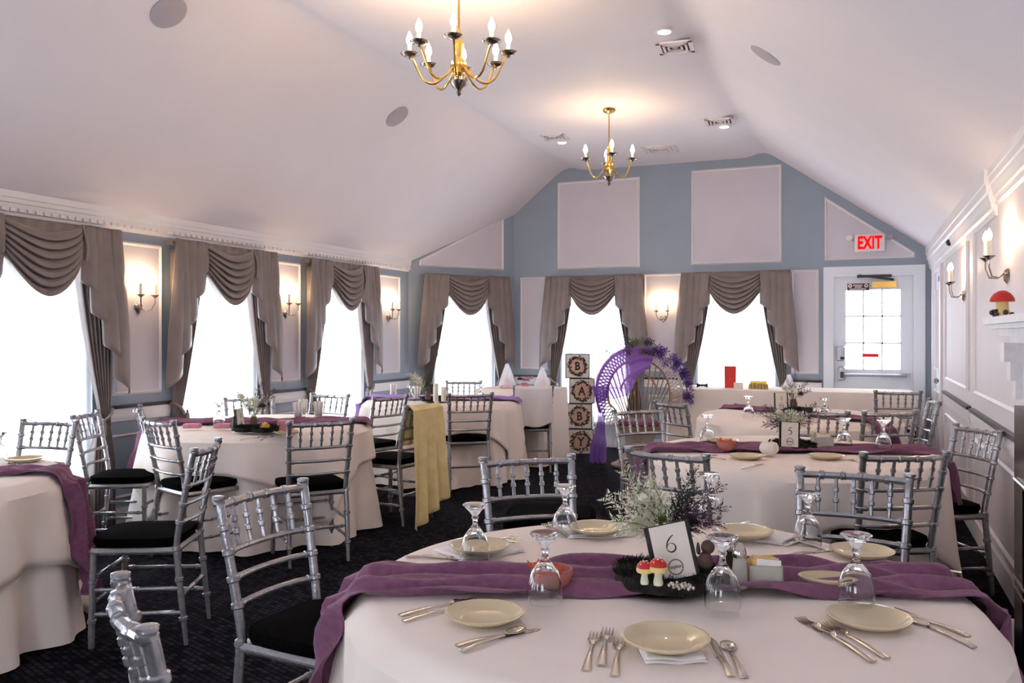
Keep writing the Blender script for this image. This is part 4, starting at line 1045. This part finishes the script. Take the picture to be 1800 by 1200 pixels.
# second left-hand table
def fan_napkin(p, lb, h=.12):
    """napkin standing in a tumbler"""
    e = empty('napkin_tumbler', p, PSI, lb, 'napkin', 'napkins standing in tumblers')
    o = MB().lathe([(.030, 0), (.034, .07), (.032, .07), (.028, .004), (.002, .004)], 16).build('tumbler', 'crystal', e); fix_normals(o)
    MB().grid(lambda u, v: ((u - .5) * (.05 + .035 * v), .012 * math.sin(u * 18) * (.4 + v), .03 + h * v - .02 * abs(u - .5) * v), 24, 4).build('folded_linen', 'napkin', e, thick=.002)
c2 = Vector((*T2, TZ + .018)); 
arrangement(at(446, 752, TZ + .02), PSI, 'lilac and white sprays in a pale vase by the second left window', [(PI, .16, 1.0, 'flower_white'), (.6, .14, .9, 'flower_white'), (5, .12, 1.1, 'leaf_pale')], [(1.2, .2, 1.2, 'flower_plum'), (.2, .19, .9, 'flower_plum'), (PI - .3, .18, .8, 'leaf_dark')], 1.25)
moss_tray(at(432, 758, TZ + .018), .07, 'left moss slice on the second left-hand table'); moss_tray(at(466, 758, TZ + .018), .09, 'right moss slice with yellow bloom on the second left-hand table')
by_ = empty('yellow_bloom', at(466, 752, TZ + .055), 0, 'small yellow dried bloom on the right moss slice', 'flowers'); bloom(by_, (0, 0, 0), .04, 'packet')
rb = MB(); rb.bbox(-.05, .05, -.04, .04, 0, .075, .008); o = rb.build('pink_box', 'rose_box'); place(o, at(502, 758, TZ + .012), .5); tag(o, 'small rose-pink box on the second left-hand table', 'box')
sb = empty('pepper_mill', at(412, 757, TZ + .02), 0, 'small dark bottle on the second left-hand table', 'bottle'); MB().lathe([(.018, 0), (.02, .01), (.016, .05), (.008, .075), (.010, .09), (.003, .1)], 12).build('body', 'black_paint', sb)
card(at(424, 752, TZ + .02), PSI + 1.42, 4, 'number card seen nearly edge-on by the second left window', .1)
for px, py, lb in ((524, 740, 'nearest the rose box'), (533, 733, 'at the back, tallest'), (560, 738, 'by the silver chair back')): fan_napkin(at(px, py, TZ + .002), 'white napkin in a tumbler on the second left-hand table, ' + lb)
for px, py, lb in ((338, 752, 'left'), (392, 752, 'right')):
    mb = MB(); mb.bbox(-.06, .06, -.03, .03, 0, .03, .012); o = mb.build('favour_bundle', 'rose_box'); place(o, at(px, py, TZ + .02), PSI); tag(o, 'flat pink favour on the mauve runner, %s of the pair' % lb, 'favour', 'pink favours')
PL.put(at(505, 764, TZ + .001), 0, 'cream plate in front of the rose-pink box', 'cream side plates'); cut(FK, (470, 768), (440, 772), TZ + .001, 'fork left of the plate on the second left-hand table'); cut(SPN, (480, 768), (460, 774), TZ + .001, 'spoon beside the fork on the second left-hand table')
GB.put(at(385, 748, TZ + .02), 0, 'upturned clear goblet on the second left-hand table', 'upturned water goblets')

# far table with candles
moss_tray(at(765, 704, TZ + .018), .14, 'moss slice on the far table before the corner window')
arrangement(at(752, 702, TZ + .05), PSI, 'white sprays leaning left on the far candle table', [(PI - .2, .24, .7, 'flower_white'), (PI + .1, .2, .9, 'flower_white'), (PI + .4, .18, .5, 'leaf_pale')], [(1.2, .18, 1.2, 'leaf_dark'), (PI - .5, .16, 1.0, 'leaf_dark')], 1.1)
for px, h, lb in ((766, .16, 'taller'), (780, .13, 'shorter')):
    e = empty('pillar_candle', at(px, 705, TZ + .053), 0, 'cream pillar candle on the far table, the %s one' % lb, 'candle', 'pillar candles'); MB().lathe([(.024, 0), (.024, h), (.02, h + .002), (.003, h - .004)], 14).build('wax', 'candle', e); MB().tube([(0, 0, h - .004), (0, 0, h + .012)], .0015, 5).build('wick', 'ink', e)
for px, py, lb in ((691, 699, 'left of the moss'), (733, 704, 'in front of the white sprays')): fan_napkin(at(px, py, TZ + .002), 'white napkin in a tumbler on the far candle table, ' + lb)
for px, py, lb in ((722, 708, 'left'), (845, 705, 'right')): GB.put(at(px, py, TZ + .002), 0, 'upturned clear goblet on the far candle table, %s side' % lb, 'upturned water goblets')
# left edge table
PL.put(at(45, 812, TZ + .001), 0, 'cream plate on the table at the left picture edge', 'cream side plates'); cut(FK, (12, 808), (70, 820), TZ + .001, 'fork on the table at the left picture edge'); cut(KN, (60, 822), (-20, 812), TZ + .001, 'knife on the table at the left picture edge')
GB.put(at(0, 815, TZ + .002), 0, 'upturned clear goblet cut by the left picture edge', 'upturned water goblets')

# gift table
def tulle_cone(p, h, r, lb):
    e = empty('tulle_favour', p, 0, lb, 'favour', 'tulle-wrapped favours')
    MB().grid(lambda u, v: ((r * (1 - v) ** .8 * (1 + .1 * math.sin(14 * PI * u)) + .01 + .03 * max(0, v - .82)) * math.cos(2 * PI * u), (r * (1 - v) ** .8 * (1 + .1 * math.sin(14 * PI * u)) + .01 + .03 * max(0, v - .82)) * math.sin(2 * PI * u), h * v), 56, 14, True).build('tulle', 'tulle_white', e)
    MB().lathe([(r * .7, .002), (r * .75, h * .12), (r * .45, h * .4), (.005, h * .45)], 14).build('filling', 'satin', e)
GT = Vector((-3.52, 8.95, BZ + .002))
tulle_cone(GT + Vector((-.2, .05, 0)), .26, .09, 'white tulle bundle at the left of the gift table'); tulle_cone(GT + Vector((.2, .12, 0)), .22, .08, 'white tulle bundle at the right of the gift table')
e = empty('posy', GT + Vector((.05, -.05, 0)), 0, 'pink and dark posy in the middle of the gift table', 'flowers')
MB().lathe([(.05, 0), (.06, .02), (.03, .05)], 14).build('base', 'rose_box', e)
for k in range(9): a = k * 2.4; bloom(e, (.03 * math.sqrt(k) * math.cos(a), .02 * math.sqrt(k) * math.sin(a), .07 + .012 * (k % 3)), .035, ('flower_pink', 'flower_plum', 'flower_pink')[k % 3])
mb = MB(); mb.bbox(-.12, .12, -.06, .06, 0, .03, .02); o = mb.build('pink_parcel', 'flower_pink'); place(o, GT + Vector((-.05, -.2, 0)), .1); tag(o, 'flat pink parcel at the front of the gift table', 'gift')

# buffet things
BT = BZ + .002
rbag = empty('gift_bag', (at(1262, 690, BZ).x, 9.75, BT), .1, 'tall red paper gift bag on the buffet', 'gift bag')
f = MB(); f.loft([[(-.06, -.035, 0), (.06, -.035, 0), (.06, .035, 0), (-.06, .035, 0)], [(-.064, -.036, .24), (.064, -.036, .24), (.064, .036, .24), (-.064, .036, .24)]], True); f.build('bag_body', 'red_bag', rbag, False)
MB().tube([(-.03, -.037, .235), (-.028, -.037, .27), (.028, -.037, .27), (.03, -.037, .235)], .003, 6).build('handle', 'red_bag', rbag)
gb = empty('gold_box', (-1.02, 9.68, BT), .05, 'gold scalloped box beside the red bag on the buffet', 'box')
MB().box(-.10, .10, -.05, .05, 0, .05).build('box_body', 'gold_box', gb, False)
for k in range(6): MB().lathe([(.018, 0), (.018, .04), (.012, .055), (.002, .06)], 10, (-.085 + .034 * k, -.055, 0)).build('scallop', 'gold_box', gb)
MB().box(-.085, .085, -.04, .04, .05, .085).build('lid', 'brass', gb, False)
bt = MB()
for sg in (-1, 1): bt.loft([[(sg * .008, -.008, .02), (sg * .008, .008, .02), (sg * .008, .008, .034), (sg * .008, -.008, .034)], [(sg * .06, -.012, .0), (sg * .06, .012, .0), (sg * .06, .012, .05), (sg * .06, -.012, .05)]], True)
bt.bbox(-.012, .012, -.012, .012, .014, .04, .004); o = bt.build('black_bow', 'black_paint'); place(o, (-1.62, 9.62, BT), .1); tag(o, 'small black bow at the left of the buffet', 'bow')
tulle_cone(Vector((-.70, 9.66, BT)), .16, .06, 'white tulle bundle on the buffet right of the gold box')
wf = empty('picture_frame', (-1.22, 9.56, BT), .05, 'small white picture frame leaning in front of the gold box', 'frame')
wf.rotation_euler = (-.15, 0, .05); MB().box(-.05, .05, 0, .006, 0, .07).build('backing', 'card', wf, False)

# letter boxes
def letter_box(x, y, z, s, rz, ch, lb):
    e = empty('letter_box', (x, y, z), rz, lb, 'box', 'stacked letter boxes'); h = s / 2
    MB().box(-h + .004, h - .004, -h + .004, h - .004, .004, s - .004).build('box_body', 'box_white', e, False)
    f = MB(); t = .009
    for a in (-h, h - t):
        for b_ in (-h, h - t): f.box(a, a + t, b_, b_ + t, 0, s)
    for z_ in (0, s - t):
        for a in (-h, h - t): f.box(-h, h, a, a + t, z_, z_ + t); f.box(a, a + t, -h, h, z_, z_ + t)
    f.build('edge_trim', 'black_paint', e, False)
    # floral wreath print
    for m_, rr, n_, sz in (('floral_ink', .35, 80, .022), ('floral_blush', .33, 30, .024), ('floral_ink', .42, 40, .016)):
        mb = MB()
        for k in range(n_):
            a = 2 * PI * k / n_ + random.uniform(-.06, .06); q = s * (rr + random.uniform(-.045, .045)); cx, cz = q * math.cos(a) * .95, h + q * math.sin(a) * .95; w = sz * random.uniform(.5, 1.1); b_ = random.random() * 3
            mb._add([(cx + w * math.cos(b_ + i * 1.257) * (1 if i % 2 else .6), -h + .0025 - .0004 * (k % 4), cz + w * math.sin(b_ + i * 1.257) * (1 if i % 2 else .6)) for i in range(5)], [(0, 1, 2, 3, 4)])
        o = mb.build('wreath_print', m_, e, False); o['kind'] = 'stuff'
    mb = MB(); mb.M = rot(rx=PI / 2, loc=(0, -h + .003, h)); mb.lathe([(s * .27, 0), (s * .27, .001)], 28); mb.build('print_ground', 'floral_blush', e)
    me = text_mesh(ch, s * .46, 'ink', .001, .85, .003); text_obj('letter', me, e, (0, -h - .0005, h - .003), Matrix.Rotation(PI / 2, 4, 'X'))
    se = MB(); q = s * .145
    for z_ in (-q, q):
        if ch == 'B': rg = [(-.12, -.02)]
        elif ch == 'A': rg = [(-.15, -.05), (.05, .15)] if z_ < 0 else []
        else: rg = [(-.05, .05)] if z_ < 0 else [(-.15, -.05), (.05, .15)]
        for a, b_ in rg: se.box(a * s, b_ * s, -h - .0015, -h + .003, h - .003 + z_ - .004, h - .003 + z_ + .004)
    if se.v: se.build('serif', 'ink', e, False)
S = .30; zz = 0; bp_ = at(1022, 795, 0)
for ch, dx_, s, rz, lb in (('Y', .005, S, .12, 'lowest letter box, printed with Y in a floral wreath'), ('B', -.01, S, .10, 'letter box printed with B, second from the bottom of the stack'), ('A', .01, S, .16, 'letter box printed with A, second from the top'), ('B', -.03, S - .01, .06, 'topmost letter box, printed with B')):
    letter_box(bp_.x + dx_, bp_.y, zz, s, rz + PSI * .3, ch, lb); zz += s + .001

# wicker peacock chair with tulle
wp = at(1122, 805, 0); WC_ = empty('wicker_peacock_chair', (wp.x, wp.y, 0), PSI - .1, 'wicker peacock chair with a fan back near the letter boxes', 'chair')
WC_.location = (-2.20, 9.08, 0)
def hp(a, k=1.0): return Vector((.47 * k * math.cos(a), .20 + .10 * math.sin(a) * k, .78 + .50 * k * math.sin(a)))
A0, A1 = -.45, PI + .45
fr = MB(); fr.tube([hp(A0 + (A1 - A0) * k / 30) for k in range(31)], .016, 8); fr.build('back_hoop', 'rattan_pale', WC_)
MB().tube([hp(A0 + (A1 - A0) * k / 30, .72) for k in range(31)], .010, 7).build('inner_hoop', 'rattan', WC_)
MB().tube([hp(.1 + (PI - .2) * k / 20, .42) for k in range(21)], .010, 7).build('crest_hoop', 'rattan', WC_)
for k in range(15):
    a = .12 + (PI - .24) * k / 14
    MB().tube([(.13 * math.cos(a), .17, .46), hp(a, .70)], .007, 6).build('spoke', 'rattan', WC_)
lace = MB()
for k in range(60):
    a = A0 + (A1 - A0) * k / 46; b_ = a + .16
    lace.tube([hp(a, .72), hp((a + b_) / 2, .87) + Vector((0, -.01, 0)), hp(b_, .99)], .007, 5); lace.tube([hp(b_, .72), hp((a + b_) / 2, .87) + Vector((0, .01, 0)), hp(a, .99)], .007, 5)
o = lace.build('woven_lattice', 'rattan_pale', WC_); o['kind'] = 'stuff'
MB().lathe([(.24, .40), (.25, .42), (.25, .445), (.23, .45)], 28).build('seat', 'rattan', WC_)
MB().lathe([(.235, .45), (.245, .47), (.22, .50), (.02, .505)], 28).build('seat_pad', 'plum_pad', WC_)
bs = MB()
for k in range(40):
    a = 2 * PI * k / 40
    for tw in (.5, -.5): bs.tube([((.30 - .32 * t * (1 - t) * 1.6 - .07 * t) * math.cos(a + tw * t * 1.6), (.30 - .32 * t * (1 - t) * 1.6 - .07 * t) * math.sin(a + tw * t * 1.6), .41 * t) for t in (0, .2, .4, .6, .8, 1)], .005, 5)
o = bs.build('woven_base', 'rattan_pale', WC_); o['kind'] = 'stuff'
MB().tube([(.30 * math.cos(2 * PI * k / 30), .30 * math.sin(2 * PI * k / 30), .015) for k in range(31)], .014, 7, False).build('foot_ring', 'rattan', WC_)
for sx_ in (-1, 1): MB().tube([hp(0 if sx_ > 0 else PI, .75), (sx_ * .33, -.05, .68), (sx_ * .26, -.22, .62), (sx_ * .24, -.2, .45)], .012, 7).build('arm', 'rattan', WC_)
td = empty('tulle_drape', WC_.location, WC_.rotation_euler.z, 'purple tulle swept over the wicker chair and falling to the floor', 'drape')
def tl(u, v):
    a = 1.15 + u * 2.2; k = 1.06 - (.48 + .34 * min(1, u * 2.2)) * v
    p = hp(a, k) + Vector((0, -.05 - .02 * math.sin(v * 17 + u * 4) - .05 * math.sin(PI * v), -.05 * v * math.sin(PI * u)))
    return tuple(p)
MB().grid(tl, 40, 36).build('swept_tulle', 'tulle_purple', td)
def tf(u, v):
    x = -.43 + .13 * (u - .5) * (1.4 - .8 * math.sin(PI * min(1, v * 1.3))); return (x + .02 * math.sin(v * 5), .06 + .05 * math.sin(u * 22) * (.4 + .6 * v), .86 - .84 * v)
MB().grid(tf, 40, 20).build('falling_tulle', 'tulle_purple', td)
gl = empty('floral_garland', WC_.location, WC_.rotation_euler.z, 'purple wisteria garland over the top right of the wicker chair', 'flowers')
for k in range(30):
    a = 1.75 - 1.85 * k / 29; p = hp(a, 1.02) + Vector((0, -.04, 0)); d = Vector((math.cos(a) * .5 + random.uniform(-.4, .4), -.5, random.uniform(-1, .35))) * .13
    spray(gl, p, p + d, 20, .026, 'flower_purple' if k > 8 else ('leaf_dark', 'leaf_green')[k % 2], 'flower_cluster' if k > 8 else 'leaf_cluster')
for k in range(7):
    a = 2.2 - .9 * k / 6; p = hp(a, 1.04) + Vector((0, -.03, 0)); spray(gl, p, p + Vector((random.uniform(-.1, .1), -.05, random.uniform(.02, .1))), 14, .024, ('leaf_dark', 'leaf_green', 'flower_purple')[k % 3], 'leaf_cluster')
